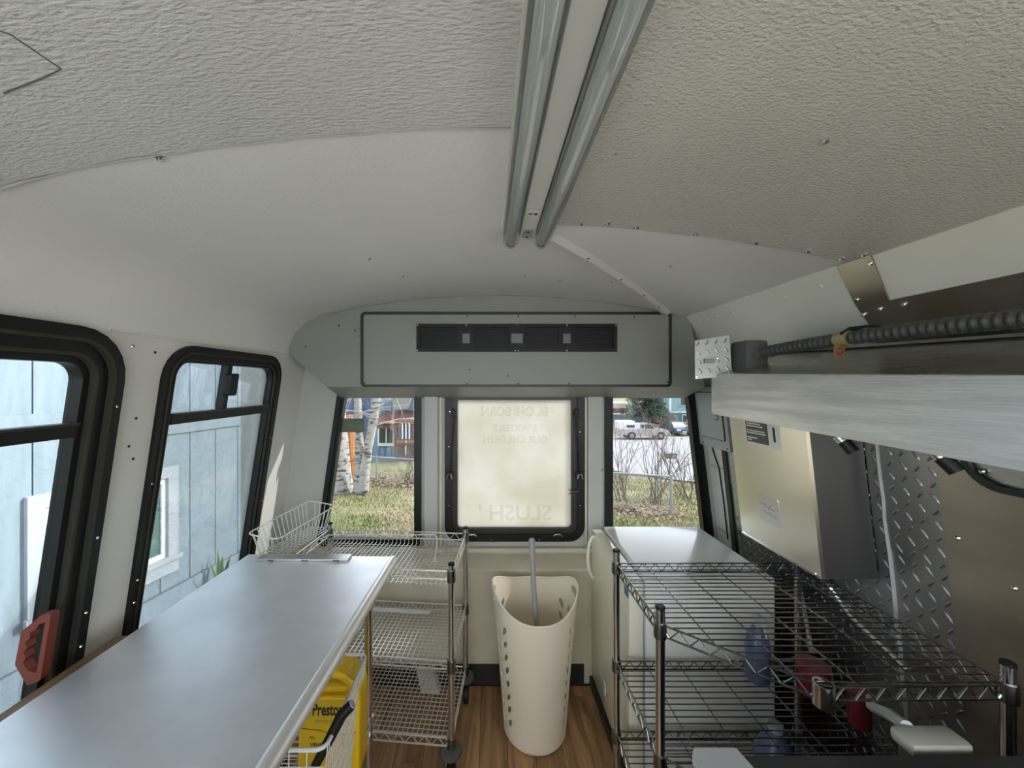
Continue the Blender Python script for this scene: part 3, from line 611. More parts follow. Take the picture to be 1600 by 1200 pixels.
MB().add([(.86, yf, 1.447), (1.19, yf, 1.447), (1.20, yf, 1.69), (.86, yf, 1.595), (.86, yf-.006, 1.447), (1.19, yf-.006, 1.447), (1.20, yf-.006, 1.69), (.86, yf-.006, 1.595)],
         [(0, 1, 2, 3), (7, 6, 5, 4), (0, 4, 5, 1), (1, 5, 6, 2), (2, 6, 7, 3), (3, 7, 4, 0)]).build('end_panel', 'steel', hd)
MB().tube([(.872, yf-.02, 1.446), (.872, yn, hz(yn, 1.446))], .004, 6).build('drip_lip', 'black', hd)
MB().tube([(1.12, yf-.05, 1.690), (1.12, yn, hz(yn, 1.69))], .012, 8).build('top_rail', 'chrome', hd, smooth=True)
for yy in (1.02, .80):
    c = Vector((.935, yy, 1.418)); dd = Vector((.25, -.35, -.55)).normalized()
    f = MB().cyl(c-dd*.035, c+dd*.012, .013, 12).build('filter_clip', 'chrome', hd, smooth=True)
    MB().cyl(c+dd*.013, c+dd*.045, .0145, 12).build('clip_cap', 'blackp', f, smooth=True)
    MB().cyl(c-dd*.01, c-dd*.006, .0136, 12).build('clip_band', 'black', f)
# tread plate switch bracket at the far end of the hood
sw = thing('switch_bracket', (.86, 1.44, 1.58), 'bright diamond plate switch bracket bolted to the end of the hood', 'bracket')
u_ = Vector((.118, -.035, .012)); nv = Vector((-.28, -.96, 0)).normalized(); p0 = Vector((.782, 1.448, 1.578))
SW = lambda u, v, w: tuple(p0 + u_*u + Vector((-.012, 0, .150))*v + nv*w)
MB().plate([(0, 0), (1, 0), (1, 1), (.08, .96)], [], SW, -.004, 0).build('plate', 'diamond_lt', sw)
lg = MB()
for i in range(4):
    for j in range(4): lug(lg, lambda a, b, c: SW(a/.118, b/.150, c), .018+.029*j, .030+.034*i, math.radians(58 if i == 3 else -58), .012, .0035, .002)
lg.build('tread_pattern', 'diamond_lug', sw)
MB().add([SW(1, 0, 0), SW(1, 1, 0), SW(1, 1, -.045), SW(1, 0, -.045)], [(0, 1, 2, 3)]).build('side_flange', 'diamond_lt', sw)
MB().bevbox(-.018, .018, -.004, .004, -.008, .008, .002).build('rocker_switch', 'greybox', sw).matrix_parent_inverse = Matrix.Translation(-Vector(sw.location)) @ Matrix.Translation(Vector(SW(.42, .42, .004)))
copies('screw', SCREW, [(Vector(SW(.04, .04, 0)), nv), (Vector(SW(.86, .03, 0)), nv), (Vector(SW(.64, .46, 0)), nv)], sw)
jb = thing('junction_box', (.93, 1.41, 1.58), 'dark grey plastic junction box behind the diamond plate bracket', 'junction box')
MB().bevbox(.905, .985, 1.345, 1.435, 1.605, 1.715, .012).build('box', 'greyplastic', jb, smooth=True)
MB().lathe([(.012, 0), (.012, -.004), (.006, -.005)], (.945, 1.345, 1.665), 16, 'Y').build('knockout', 'greyplastic', jb)
# ribbed conduit
cn_ = thing('flexible_conduit', (.97, .9, 1.68), 'dark ribbed flexible conduit running along the top of the hood', 'conduit')
path = []; rad = []; Y = 1.348; k = 0
while Y > -.1:
    t = (1.348-Y); xx = .965 + .012*math.sin(t*2.0); zz = 1.672 + .018*math.sin(t*3.2) - .012*t
    path.append((xx, Y, zz)); rad.append((.0150, .0165, .0192, .0192, .0165)[k % 5]); Y -= .0036; k += 1
MB().tube(path, rad, 14).build('hose', 'conduit', cn_, smooth=True, auto=25)
MB().cyl((.965, 1.345, 1.672), (.965, 1.30, 1.672), .019, 14).build('end_collar', 'greyplastic', cn_, smooth=True)
i0 = min(range(len(path)), key=lambda i: abs(path[i][1]-1.045))
cpt = Vector(path[i0])
tg = MB().cyl(cpt+Vector((0, .018, 0)), cpt-Vector((0, .018, 0)), .0205, 14).build('tape_tag', mat('stained_tape', (.30, .29, .20), .6, col2=(.34, .27, .03), nscale=25), cn_, smooth=True)
rt = MB().obox(cpt+Vector((-.010, .006, -.034)), (.018, .004, 0), (0, .0012, 0), (.003, 0, .018)).build('inspection_tag', mat('faded_red_tag', (.36, .13, .10), .6, col2=(.32, .22, .10), nscale=30), tg)
MB().tube([tuple(cpt+Vector((-.010+.009*math.cos(a), .0035, -.033+.009*math.sin(a)))) for a in [k*math.pi/5 for k in range(10)]], .0013, 5, closed=True).build('tag_emblem', 'redb', rt)
MB().tube([tuple(cpt+Vector((-.02, -.01, .012))), tuple(cpt+Vector((0, -.015, .024))), tuple(cpt+Vector((.01, -.05, .026))), tuple(cpt+Vector((.0, -.10, .020)))], [.004, .006, .004, .0015], 6).build('cable_tie', 'blackp', cn_)

# ---------------------------------------------------------------- fridge
fr = thing('mini_fridge', (.8, 1.72, 0), 'white under-counter fridge in the rear corner below the street window', 'fridge')
MB().bevbox(.60, 1.09, 1.455, 1.99, .045, .823, .008).build('cabinet', 'fridge', fr, smooth=True)
d = MB().bevbox(.536, .592, 1.455, 1.985, .06, .812, .010).build('door', 'fridgedoor', fr, smooth=True)
MB().box(.592, .60, 1.465, 1.98, .07, .80).build('door_gasket', 'lightgrey', fr)
hp_ = []
for k in range(13):
    a = math.radians(-90 + 180*k/12); hp_.append((.537 - .034*math.cos(a), 1.93, .69 + .105*math.sin(a)))
MB().tube(hp_, .0085, 10).build('handle', 'fridge', d, smooth=True)
MB().box(.5347, .5362, 1.462, 1.505, .742, .772).build('tape', 'blue', d)
MB().box(.5347, .5362, 1.75, 1.775, .14, .19).build('badge', 'fridge', d)
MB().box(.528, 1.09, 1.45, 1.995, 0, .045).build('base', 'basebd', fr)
copies('screw', SCREW_S, [((.5275, y, .025), (-1, 0, 0)) for y in (1.55, 1.75, 1.95)], fr)

# ---------------------------------------------------------------- wire shelving
def inside_span(poly, c, axis):      # crossings of the line (axis coordinate = c) with polygon
    xs = []
    n = len(poly)
    for i in range(n):
        a, b = poly[i], poly[(i+1) % n]; p, q = a[axis], b[axis]
        if (p-c)*(q-c) < 0: t = (c-p)/(q-p); xs.append(a[1-axis] + (b[1-axis]-a[1-axis])*t)
    xs.sort(); return xs
def truss(mb, a, b, z, h, r, pitch=.045):
    a = Vector((a[0], a[1], 0)); b = Vector((b[0], b[1], 0)); L = (b-a).length
    mb.tube([a+Vector((0, 0, z)), b+Vector((0, 0, z))], r, 6).tube([a+Vector((0, 0, z-h)), b+Vector((0, 0, z-h))], r, 6)
    n = max(2, int(L/pitch)); pts = []
    for k in range(2*n+1): pts.append(a + (b-a)*(k/(2*n)) + Vector((0, 0, z - (h if k % 2 else 0))))
    mb.tube(pts, r*.8, 5)
def wire_shelf(root, poly, z, h, m, deckm, along, step, supports, wr=.0017, drop=0.0, grid=None, sidewires=False):
    mb = MB(); n = len(poly)
    for i in range(n): truss(mb, poly[i], poly[(i+1) % n], z, h, .0032)
    sh = mb.build('shelf', m, root, smooth=True, auto=60)
    dk = MB(); ax = along; lo = min(p[1-ax] for p in poly); hi = max(p[1-ax] for p in poly); zz = z-drop
    # wires run along axis `ax` (0: X, 1: Y)
    c = lo + step*.5
    while c < hi:
        xs = inside_span(poly, c, 1-ax)
        if len(xs) >= 2:
            p, q = (xs[0], c), (xs[-1], c)
            if ax == 1: p, q = (c, xs[0]), (c, xs[-1])
            dk.tube([(p[0], p[1], zz+wr), (q[0], q[1], zz+wr)], wr, 4)
            if sidewires: dk.tube([(p[0], p[1], z), (p[0], p[1], zz)], wr, 4).tube([(q[0], q[1], z), (q[0], q[1], zz)], wr, 4)
        c += step
    lo2 = min(p[ax] for p in poly); hi2 = max(p[ax] for p in poly)
    cs_ = supports if supports else [lo2 + grid*(k+.5) for k in range(int((hi2-lo2)/grid))]
    for c in cs_:
        xs = inside_span(poly, c, ax)
        if len(xs) >= 2:
            p, q = ((c, xs[0]), (c, xs[-1])) if ax == 0 else ((xs[0], c), (xs[-1], c))
            dk.tube([(p[0], p[1], zz-wr), (q[0], q[1], zz-wr)], wr*1.05, 4)
    d = dk.build('wire_deck', deckm, sh); d['kind'] = 'stuff'
    return sh
ps = thing('pentagon_wire_shelf', (.85, 1.1, 0), 'dark chrome five-sided wire shelving unit beside the fridge', 'wire shelf')
PP = [(.476, 1.42), (1.146, 1.42), (1.146, .846), (.735, .84), (.476, 1.06)]
for zz in (.897, .535, .275): wire_shelf(ps, PP, zz, .030, 'darkchrome', 'darkchrome', 0, .0235, [.58, .70, .82, .95, 1.07], .0019)
for i in (0, 1, 2, 4):
    x_, y_ = PP[i]
    p = MB().cyl((x_, y_, .02), (x_, y_, .945), .0125, 16).build('post', 'chrome', ps, smooth=True)
    MB().lathe([(.0131, -.004), (.0131, .002), (.011, .004)], (x_, y_, .945), 16).build('post_cap', 'blackp', p, smooth=True)
    MB().lathe([(.016, -.02), (.016, .008), (.006, .02)], (x_, y_, .02), 12).build('foot', 'blackp', p)
    for zz in (.897, .535, .275): MB().lathe([(.0165, -.036), (.0175, -.03), (.0165, .006), (.014, .006)], (x_, y_, zz), 16).build('collar', 'darkchrome', p, smooth=True)
for zz in (.897, .535, .275):
    MB().ring([(.735+.020*math.cos(t), .84+.020*math.sin(t)) for t in [k*math.pi/10 for k in range(20)]], [(.735+.0165*math.cos(t), .84+.0165*math.sin(t)) for t in [k*math.pi/10 for k in range(20)]], lambda u, v, w: (u, v, w), zz-.040, zz+.008).build('open_collar', 'chrome', ps, smooth=True)
# things on the pentagon shelves
def bottle(name, x, y, z, prof, m, label, cat, cap=None, capm='blackp'):
    t = thing(name, (x, y, z), label, cat); MB().lathe(prof, (x, y, z), 18).build('body', m, t, smooth=True)
    if cap: MB().lathe(cap, (x, y, z+prof[-1][1]), 16).build('cap', capm, t, smooth=True)
    return t
sb_ = bottle('spray_bottle', .935, 1.33, .5385, [(.036, 0), (.038, .01), (.038, .12), (.030, .16), (.014, .185)], 'bluebottle', 'blue-grey spray bottle on the middle pentagon shelf', 'bottle')
MB().bevbox(.925, .945, 1.285, 1.345, .735, .765, .006).build('spray_head', 'lightgrey', sb_); MB().tube([(.935, 1.30, .735), (.935, 1.285, .705)], .004, 6).build('trigger', 'lightgrey', sb_); MB().cyl((.935, 1.33, .72), (.935, 1.33, .738), .012, 10).build('neck', 'lightgrey', sb_)
bottle('detergent_jug', .90, 1.20, .2785, [(.055, 0), (.058, .012), (.058, .13), (.035, .18), (.018, .20)], 'bluebottle', 'blue plastic jug on the lowest pentagon shelf', 'jug', [(.02, 0), (.02, .02)], 'lightgrey')
bottle('red_tub', 1.075, 1.27, .5385, [(.040, 0), (.044, .01), (.046, .085)], 'redb', 'dark red tub on the pentagon shelf nearer the blue spray bottle', 'tub', [(.048, 0), (.048, .012)], 'redb')
bottle('red_tub', 1.115, 1.15, .5385, [(.026, 0), (.028, .01), (.028, .09)], 'redb', 'slim dark red tub against the tread plate', 'tub', [(.03, 0), (.03, .012)], 'redb')
# cooking range, only its rear strip is in view
gd = thing('griddle', (.8, .45, 0), 'black griddle range with a light grey corner cap at the picture bottom', 'range')
MB().bevbox(.40, 1.17, .12, .725, .12, .835, .01).build('body', 'griddle', gd)
MB().box(.395, 1.18, .10, .735, .835, .848).build('cooktop', 'griddle', gd)
for yy in (.2, .62):
    for xx in (.46, 1.1): MB().cyl((xx, yy, 0), (xx, yy, .13), .02, 10).build('leg', 'steel', gd)
MB().prism([(.386, .68), (.386, .725), (.398, .742), (.480, .742), (.492, .68)], lambda u, v, w: (u, v, w), .845, .857).build('corner_cap', 'lightgrey', gd)
for k in range(3): MB().tube([(.62+.2*k+.06*math.cos(t), .60+.06*math.sin(t), .855) for t in [j*math.pi/6 for j in range(12)]], .008, 6, closed=True).build('burner_ring', 'griddle', gd)
tr_ = thing('scoop_tray', (.88, .79, .60), 'off-white plastic scoop tray behind the griddle', 'tray')
MB().bevbox(.835, .955, .752, .800, .825, .852, .009).build('tray', mat('yellowed_plastic', (.36, .36, .31), .5), tr_, smooth=True)
MB().bevbox(.85, .94, .757, .797, .10, .826, .004).build('stand', 'greyplastic', tr_)
MB().box(.84, .95, .754, .798, 0, .10).build('foot', 'greyplastic', tr_)
MB().tube([(.875, .80, .845), (.90, .86, .82), (1.0, 1.0, .72), (1.1, 1.1, .66)], .012, 8).build('hose', 'caulk', tr_, smooth=True)

# ================================================================ WORK TABLE, STREET SIDE
wt = thing('work_table', (-.66, 1.52, 0), 'long stainless steel work table below the side windows', 'table')
TZ = .88; T0, T1 = .05, 1.525
bm_ = MB().bevbox(-.956, -.372, T0, T1, TZ-.03, TZ, .003).build('table_top', 'steel_top', wt)
n = 14; fe = MB()
fe.tube([(-.373, T0, TZ-.0165), (-.373, T1, TZ-.0165)], .0195, 16).build('rolled_edge', 'steel_edge', wt, smooth=True)
for yy in (.20, 1.42):
    for xx in (-.435, -.90):
        p = MB().cyl((xx, yy, 0), (xx, yy, TZ-.03), .0145, 16).build('leg', 'chrome', wt, smooth=True)
        MB().lathe([(.018, -.02), (.019, .0), (.018, .03)], (xx, yy, .31), 14).build('collar', 'chrome', p)
        MB().lathe([(.022, 0), (.022, .03), (.014, .05)], (xx, yy, 0), 12).build('foot', 'blackp', p)
wire_shelf(wt, [(-.425, .20), (-.425, 1.42), (-.90, 1.42), (-.90, .20)], .31, .030, 'nickel', 'nickel', 0, .025, [-.50, -.62, -.74, -.86])
wt.rotation_euler.z = math.radians(-2.0)
rl = thing('slotted_rail', (-.70, 1.50, TZ), 'flat slotted metal rail lying at the far end of the work table', 'rail')
MB().bevbox(-.885, -.535, 1.468, 1.515, TZ, TZ+.010, .002).build('bar', 'steel', rl)
for xx in (-.83, -.70, -.58): MB().box(xx-.012, xx+.012, 1.4674, 1.4685, TZ+.003, TZ+.007).build('slot', 'black', rl)
wd = MB().bevbox(-1.026, -.986, .0, 1.06, .845, .866, .003).build('trim_4', 'wood'); tag(wd, 'brown wooden filler strip between the work table and big side window', 'trim', kind='structure')
MB().box(-1.02, -1.0, .0, 1.06, .45, .845).build('batten', 'wood', wd)

# ---------------------------------------------------------------- cart on casters
ct = thing('wire_cart', (-.47, 1.74, 0), 'three-tier nickel wire cart on casters below the birch-tree window', 'cart')
ex = Vector((-.996, .089)); ey = Vector((.089, .996))
NR = Vector((-.144, 1.52)); FR_ = NR + ey*.385; FL = FR_ + ex*.70; NL = NR + ex*.70
CPOS = [tuple(NR), tuple(FR_), tuple(FL), tuple(NL)]
def cart_shelf(z, drop, side):
    mb = MB()
    for i in range(4): truss(mb, CPOS[i], CPOS[(i+1) % 4], z, .032, .0034, .05)
    sh = mb.build('shelf', 'nickel', ct, smooth=True, auto=60); dk = MB(); wr = .0019; zz = z-drop
    def P(a, b, h): q = NR + ex*a + ey*b; return (q.x, q.y, h)
    N = 34
    for k in range(1, N):
        a = .70*k/N; dk.tube([P(a, 0, zz+wr), P(a, .385, zz+wr)], wr, 4)
        if side: dk.tube([P(a, 0, z-.03), P(a, 0, zz)], wr, 4).tube([P(a, .385, z-.03), P(a, .385, zz)], wr, 4)
    N = 17
    for k in range(1, N):
        b = .385*k/N; dk.tube([P(0, b, zz-wr), P(.70, b, zz-wr)], wr, 4)
        if side: dk.tube([P(0, b, z-.03), P(0, b, zz)], wr, 4).tube([P(.7, b, z-.03), P(.7, b, zz)], wr, 4)
    d = dk.build('wire_deck', 'nickel', sh); d['kind'] = 'stuff'
for z, dr_, sd in ((.818, .060, True), (.462, .012, False), (.158, .012, False)): cart_shelf(z, dr_, sd)
for x_, y_ in CPOS:
    p = MB().cyl((x_, y_, .125), (x_, y_, .848), .0125, 16).build('post', 'chrome', ct, smooth=True)
    MB().lathe([(.0131, -.004), (.0131, .002), (.011, .004)], (x_, y_, .848), 16).build('post_cap', 'blackp', p, smooth=True)
    for z in (.818, .462, .158): MB().lathe([(.0165, -.04), (.0175, -.034), (.0165, .006), (.014, .006)], (x_, y_, z), 16).build('collar', 'darkchrome', p, smooth=True)
    c = MB().lathe([(.012, .125), (.040, .118), (.043, .105), (.040, .096), (.014, .092), (.012, .07)], (x_, y_, 0), 20).build('caster', 'greyplastic', ct, smooth=True)
    MB().lathe([(.030, -.014), (.044, -.012), (.046, 0), (.044, .012), (.030, .014)], (x_+.004, y_-.018, .046), 22, 'X').build('wheel', 'blackp', c, smooth=True)
    MB().bevbox(x_-.020, x_-.014, y_-.035, y_+.02, .03, .10, .002).build('fork', 'greyplastic', c)
# white wire basket leaning on the cart
def wire_basket(name, corners, bottom, label, nl, ns, nv, r, rim, m='whitewire', mid=None):
    t = thing(name, tuple(sum((Vector(b) for b in bottom), Vector())/4), label, 'basket')
    C = [Vector(c) for c in corners]; B = [Vector(b) for b in bottom]
    def rr(P, rad=.03):
        pts = []
        for i in range(4):
            a = (P[i-1]-P[i]).normalized(); b = (P[(i+1) % 4]-P[i]).normalized()
            for k in range(5):
                u = k/4; q0 = P[i]+a*rad; q1 = P[i]+b*rad; pts.append((1-u)**2*q0 + 2*u*(1-u)*P[i] + u*u*q1)
        return pts
    MB().tube(rr(C), rim, 8, closed=True).build('rim', m, t, smooth=True)
    MB().tube(rr(B), rim*.7, 6, closed=True).build('base_wire', m, t, smooth=True)
    g = MB()
    cnt = [nl, ns, nl, ns]
    for i in range(4):
        j = (i+1) % 4
        for k in range(1, cnt[i]):
            u = k/cnt[i]; g.tube([C[i].lerp(C[j], u), B[i].lerp(B[j], u)], r, 4)
        for k in range(1, nv+1):
            u = k/(nv+1); g.tube([C[i].lerp(B[i], u), C[j].lerp(B[j], u)], r, 4)
    for k in range(1, nl): u = k/nl; g.tube([B[0].lerp(B[1], u), B[3].lerp(B[2], u)], r, 4)
    for k in range(1, ns): u = k/ns; g.tube([B[0].lerp(B[3], u), B[1].lerp(B[2], u)], r, 4)
    o = g.build('wire_mesh', m, t); o['kind'] = 'stuff'
    return t
wire_basket('wire_basket', [(-1.005, 1.60, .935), (-.905, 1.95, .968), (-.765, 1.935, .948), (-.868, 1.585, .917)], [(-.975, 1.62, .835), (-.885, 1.93, .845), (-.795, 1.92, .838), (-.872, 1.60, .828)], 'small white wire basket perched at the corner of the cart', 14, 5, 0, .0016, .0030)
rk = thing('wire_rack', (-.45, 1.75, .83), 'flat white wire rack lying across the top of the cart', 'rack')
MB().tube([(-.77, 1.86, .828), (-.26, 1.84, .838), (-.235, 1.80, .836), (-.22, 1.60, .820)], .0028, 6).build('outline', 'whitewire', rk, smooth=True)
MB().tube([(-.77, 1.86, .828), (-.80, 1.80, .826), (-.78, 1.62, .826)], .0028, 6).build('outline', 'whitewire', rk, smooth=True)
# paper under the middle shelf
cb_ = MB().obox((-.42, 1.865, .4585), (.14, -.012, 0), (.002, .014, 0), (0, 0, .0025)).build('cardboard_sheet', 'paper'); tag(cb_, 'pale card strip lying on the middle shelf of the cart', 'cardboard')
cb_ = MB().obox((-.30, 1.955, .052), (.045, -.004, 0), (.002, .016, .004), (-.015, .008, .050)).build('folded_card', 'paper'); tag(cb_, 'white card standing on the floor behind the cart', 'card')

# ---------------------------------------------------------------- basket with the antifreeze jug under the table
wire_basket('wire_basket', [(-.402, .95, .655), (-.402, 1.285, .655), (-.76, 1.285, .655), (-.76, .95, .655)], [(-.425, .97, .335), (-.425, 1.265, .335), (-.74, 1.265, .335), (-.74, .97, .335)], 'deep white wire basket holding the yellow jug under the table', 24, 8, 6, .0014, .0055)
jg = thing('antifreeze_jug', (-.50, 1.20, .342), 'yellow antifreeze jug with black lettering in the wire basket', 'jug')
op = [(-.095, 0), (.095, 0)] + [(.095*math.cos(a), .222+.095*math.sin(a)) for a in [k*math.pi/12 for k in range(13)]]
hl = [(-.052, .240), (.052, .240)] + [(.056*math.cos(a), .248+.044*math.sin(a)) for a in [k*math.pi/8 for k in range(9)]]
JG = lambda u, v, w: (-.495 + u, 1.235 - w + v*.05, .342 + v)
bmj = MB().plate(op, [hl], JG, -.045, .045).build('body', 'yellow', jg)
bv_ = bmj.modifiers.new('bevel', 'BEVEL'); bv_.width = .010; bv_.segments = 3; bv_.limit_method = 'ANGLE'; bv_.angle_limit = math.radians(50)
MB().cyl(JG(-.06, .245, .012), JG(.066, .250, .012), .018, 14).build('handle_grip', 'yellow', jg, smooth=True)
lb = MB().prism(round_poly(rect(-.086, .086, .012, .226), .006, 3), JG, .045, .0462).build('label', 'label', jg)
lt = (math.radians(90-3), 0, 0)
text('lettering', 'Prestone', .050, JG(.004, .200, .0468), lt, 'ink', lb, .62, bold=.025)
text('lettering', 'ANTIFREEZE + COOLANT', .011, JG(.012, .166, .0468), lt, 'inkgrey', lb, .9)
text('lettering', 'ALL', .012, JG(-.050, .118, .0468), lt, 'ink', lb, 1)
text('lettering', 'VEHICLES', .018, JG(-.022, .096, .0468), lt, 'ink', lb, .9, bold=.015)
text('lettering', 'MAKES & MODELS', .008, JG(-.026, .079, .0468), lt, 'ink', lb, 1)
text('lettering', '50/50', .012, JG(.055, .098, .0468), lt, 'ink', lb, 1)
MB().tube([JG(-.084, .146, .0468), JG(-.03, .140, .0468), JG(.03, .126, .0468), JG(.085, .134, .0468)], .0008, 4).build('label_curve', 'ink', lb)
br = thing('scrub_brush', (-.5, .99, .345), 'black curved brush handle sticking out of the wire basket', 'brush')
hb = MB(); pts = [(-.360, 1.015, .712), (-.382, 1.005, .694), (-.410, .995, .640), (-.452, .988, .562), (-.505, .985, .475), (-.545, .985, .40)]
hb.tube(pts, [.013, .0145, .013, .0115, .0115, .013], 10).build('handle', 'blackp', br, smooth=True)
MB().lathe([(.0118, 0), (.0118, .002)], (0, 0, 0), 12).build('end_disc', 'lightgrey', br).matrix_parent_inverse = Matrix.Translation(-Vector(br.location)) @ Matrix.Translation(Vector((-.3585, 1.0155, .7132))) @ Vector((.75, .25, .6)).to_track_quat('Z', 'Y').to_matrix().to_4x4()
MB().bevbox(-.64, -.53, .975, 1.02, .362, .412, .008).build('brush_head', 'blackp', br)
bs = MB()
for k in range(60): x_, y_ = random.uniform(-.635, -.535), random.uniform(.98, 1.015); bs.tube([(x_, y_, .364), (x_+random.uniform(-.004, .004), y_, .341)], .0015, 3)
bs.build('bristles', 'blackp', br)['kind'] = 'stuff'

# ---------------------------------------------------------------- laundry hamper
hm = thing('laundry_hamper', (.212, 1.74, 0), 'tall white plastic laundry hamper with leaf-shaped holes in the aisle', 'hamper')
HC = (.212, 1.735)
def hampr(z): return .138 + (.188-.138)*(z/.62)**1.1
def rim_z(th):      # rim rises to two grips at the sides
    return .586 + .076*abs(math.cos(th))**3 + .010*math.sin(th)
NT, NZ = 320, 130
th0 = []
cells = []
leaves = []
for sgn in (0, math.pi):
    for k in range(8):
        z = .105 + k*.058
        for fb in (-1, 1):
            for dth in (.34, .64): leaves.append((sgn + fb*dth, z, .052, .016, (.55 if dth > .5 else -.55)*fb*(1 if sgn == 0 else 1)))
grips = [(0, .615), (math.pi, .615)]
def in_hole(th, z):
    for lt_, lz, a, b, tilt in leaves:
        d = (th-lt_+math.pi) % (2*math.pi) - math.pi; u = d*.165; v = z-lz
        uu = u*math.cos(tilt)-v*math.sin(tilt); vv = u*math.sin(tilt)+v*math.cos(tilt)
        if (uu/.0110)**2 + (vv/.0225)**2 < 1: return True
    for g, gz in grips:
        d = (th-g+math.pi) % (2*math.pi) - math.pi
        if (d*.18/.055)**2 + ((z-gz)/.022)**2 < 1: return True
    return False
hv = MB(); thick = .004
for side_ in (0, 1):
    for j in range(NZ+1):
        for i in range(NT):
            th = 2*math.pi*i/NT; z = .02 + (rim_z(th)-.02)*j/NZ; r = hampr(z) - thick*side_; hv.v.append((HC[0]+r*math.cos(th), HC[1]+r*math.sin(th), z))
o2 = (NZ+1)*NT; hole = {}
for j in range(NZ):
    for i in range(NT):
        th = 2*math.pi*(i+.5)/NT; z = .02 + (rim_z(th)-.02)*(j+.5)/NZ; hole[(i, j)] = in_hole(th, z)
for j in range(NZ):
    for i in range(NT):
        i2 = (i+1) % NT
        if hole[(i, j)]: continue
        a, b, c, d = j*NT+i, j*NT+i2, (j+1)*NT+i2, (j+1)*NT+i
        hv.f.append((a, b, c, d)); hv.f.append((o2+d, o2+c, o2+b, o2+a))
        if hole.get((i2, j)): hv.f.append((b, c, o2+c, o2+b))
        if hole.get(((i-1) % NT, j)): hv.f.append((d, a, o2+a, o2+d))
        if hole.get((i, j-1)): hv.f.append((a, b, o2+b, o2+a))
        if hole.get((i, j+1)): hv.f.append((c, d, o2+d, o2+c))
hbod = hv.build('body', 'hamper', hm, smooth=True, auto=50)
MB().tube([(HC[0]+(hampr(rim_z(t))-.001)*math.cos(t), HC[1]+(hampr(rim_z(t))-.001)*math.sin(t), rim_z(t)) for t in [2*math.pi*k/96 for k in range(96)]], .0045, 8, closed=True).build('rim', 'hamper', hm, smooth=True)
MB().lathe([(.118, 0), (.132, .006), (.139, .022), (.130, .024)], (HC[0], HC[1], 0), 48).build('base', 'hamper', hm, smooth=True)
po = thing('grey_pole', (.205, 1.72, .03), 'grey foam-wrapped pole standing in the laundry hamper', 'pole')
MB().tube([(.228, 1.655, .027), (.222, 1.70, .40), (.210, 1.75, .62), (.206, 1.79, .83)], [.0125, .0125, .0120, .0135], 12).build('shaft', 'greypole', po, smooth=True)
MB().lathe([(.0145, -.02), (.0150, .0), (.010, .008)], (.206, 1.79, .832), 12).build('end_cap', 'greypole', po)
# ================================================================ OUTSIDE
def GD(y): return 2.2 + .105*max(0, min(y, 40)-5) - max(0, min(y, 60)-43)*.03      # drop of the ground below the eye
def GZ(y): return EYE - GD(y)
g = MB(); ys = [-14, -5, 0, 3, 5] + [5+k for k in range(1, 36)] + [43, 46, 50, 55, 60, 90, 160]; xs = [-90, -40, -20, -12, -8, -5, -3, -1, 1, 3, 5, 8, 12, 20, 40, 100]
for y in ys:
    for x in xs: g.v.append((x, y, GZ(y) - .0 + (.03*math.sin(x*1.7+y) if 5 < y < 30 else 0)))
nx = len(xs)
for j in range(len(ys)-1):
    for i in range(nx-1): g.f.append((j*nx+i, j*nx+i+1, (j+1)*nx+i+1, (j+1)*nx+i))
gr_ = g.build('ground', 'lawn', smooth=True); tag(gr_, 'patchy spring lawn sloping down behind the bus', 'lawn', kind='structure')
rd = MB(); 
rpoly = [(1.0, 16.5), (4.3, 13.6), (5.6, 11.0), (12, 6.5), (70, 8), (70, 42.5), (-1, 42.5)]
rb = []
for y in [6.5, 8, 11, 13.6, 16.5, 20, 25, 30, 35, 40, 42.4]:
    xsn = inside_span(rpoly, y+.01, 1)
    if len(xsn) >= 2: rb.append((y, xsn[0], xsn[-1]))
for y, a, b in rb: rd.v += [(a, y, GZ(y)+.06), (b, y, GZ(y)+.06)]
for k in range(len(rb)-1): rd.f.append((2*k, 2*k+1, 2*k+3, 2*k+2))
rdo = rd.build('road', 'road'); tag(rdo, 'pale asphalt street behind the garden fence', 'road', kind='structure')
dw = MB().box(-3.4, 9, -14, 4.3, GZ(0)-.05, GZ(0)+.02).build('bounce_slab', 'bounce_pale'); tag(dw, 'pale slab added around the bus to bounce light inside', 'bounce_slab', kind='structure')  # added ground slab, bounces sun and sky light up to the ceiling
# grass blades and leaf litter, uncountable
gb = MB()
def sprinkle(mb, n, xr, yr, hmin, hmax, wd, skip=None):
    for _ in range(n):
        y = yr[0] + (yr[1]-yr[0])*random.random()**1.3; x = random.uniform(*xr)*y/ (yr[0])
        if skip and skip(x, y): continue
        z = GZ(y); a = random.uniform(0, 6.28); h = random.uniform(hmin, hmax); dx, dy = math.cos(a)*wd, math.sin(a)*wd
        mb.add([(x-dx, y-dy, z), (x+dx, y+dy, z), (x+random.uniform(-.05, .05), y+random.uniform(-.05, .05), z+h)], [(0, 1, 2)])
onroad = lambda x, y: (lambda s: len(s) >= 2 and s[0] < x < s[-1])(inside_span(rpoly, y, 1))
sprinkle(gb, 9000, (-2.6, -.7), (5.2, 14), .03, .09, .012, onroad); sprinkle(gb, 9000, (1.4, 3.3), (5.2, 13), .03, .09, .012, onroad)
gbo = gb.build('grass', 'gblade'); tag(gbo, 'short patchy grass covering the lawn', 'grass', kind='stuff')
lf = MB()
def leaf(mb, x, y, s):
    z = GZ(y)+random.uniform(.01, .07); a = random.uniform(0, 6.28); u = Vector((math.cos(a), math.sin(a), random.uniform(-.5, .5)))*s; v = Vector((-math.sin(a), math.cos(a), random.uniform(-.4, .6)))*s*.6; c = Vector((x, y, z))
    mb.add([c-u, c+v, c+u, c-v], [(0, 1, 2, 3)])
F0, F1 = Vector((-4.6, 12.1)), Vector((3.35, 7.0))
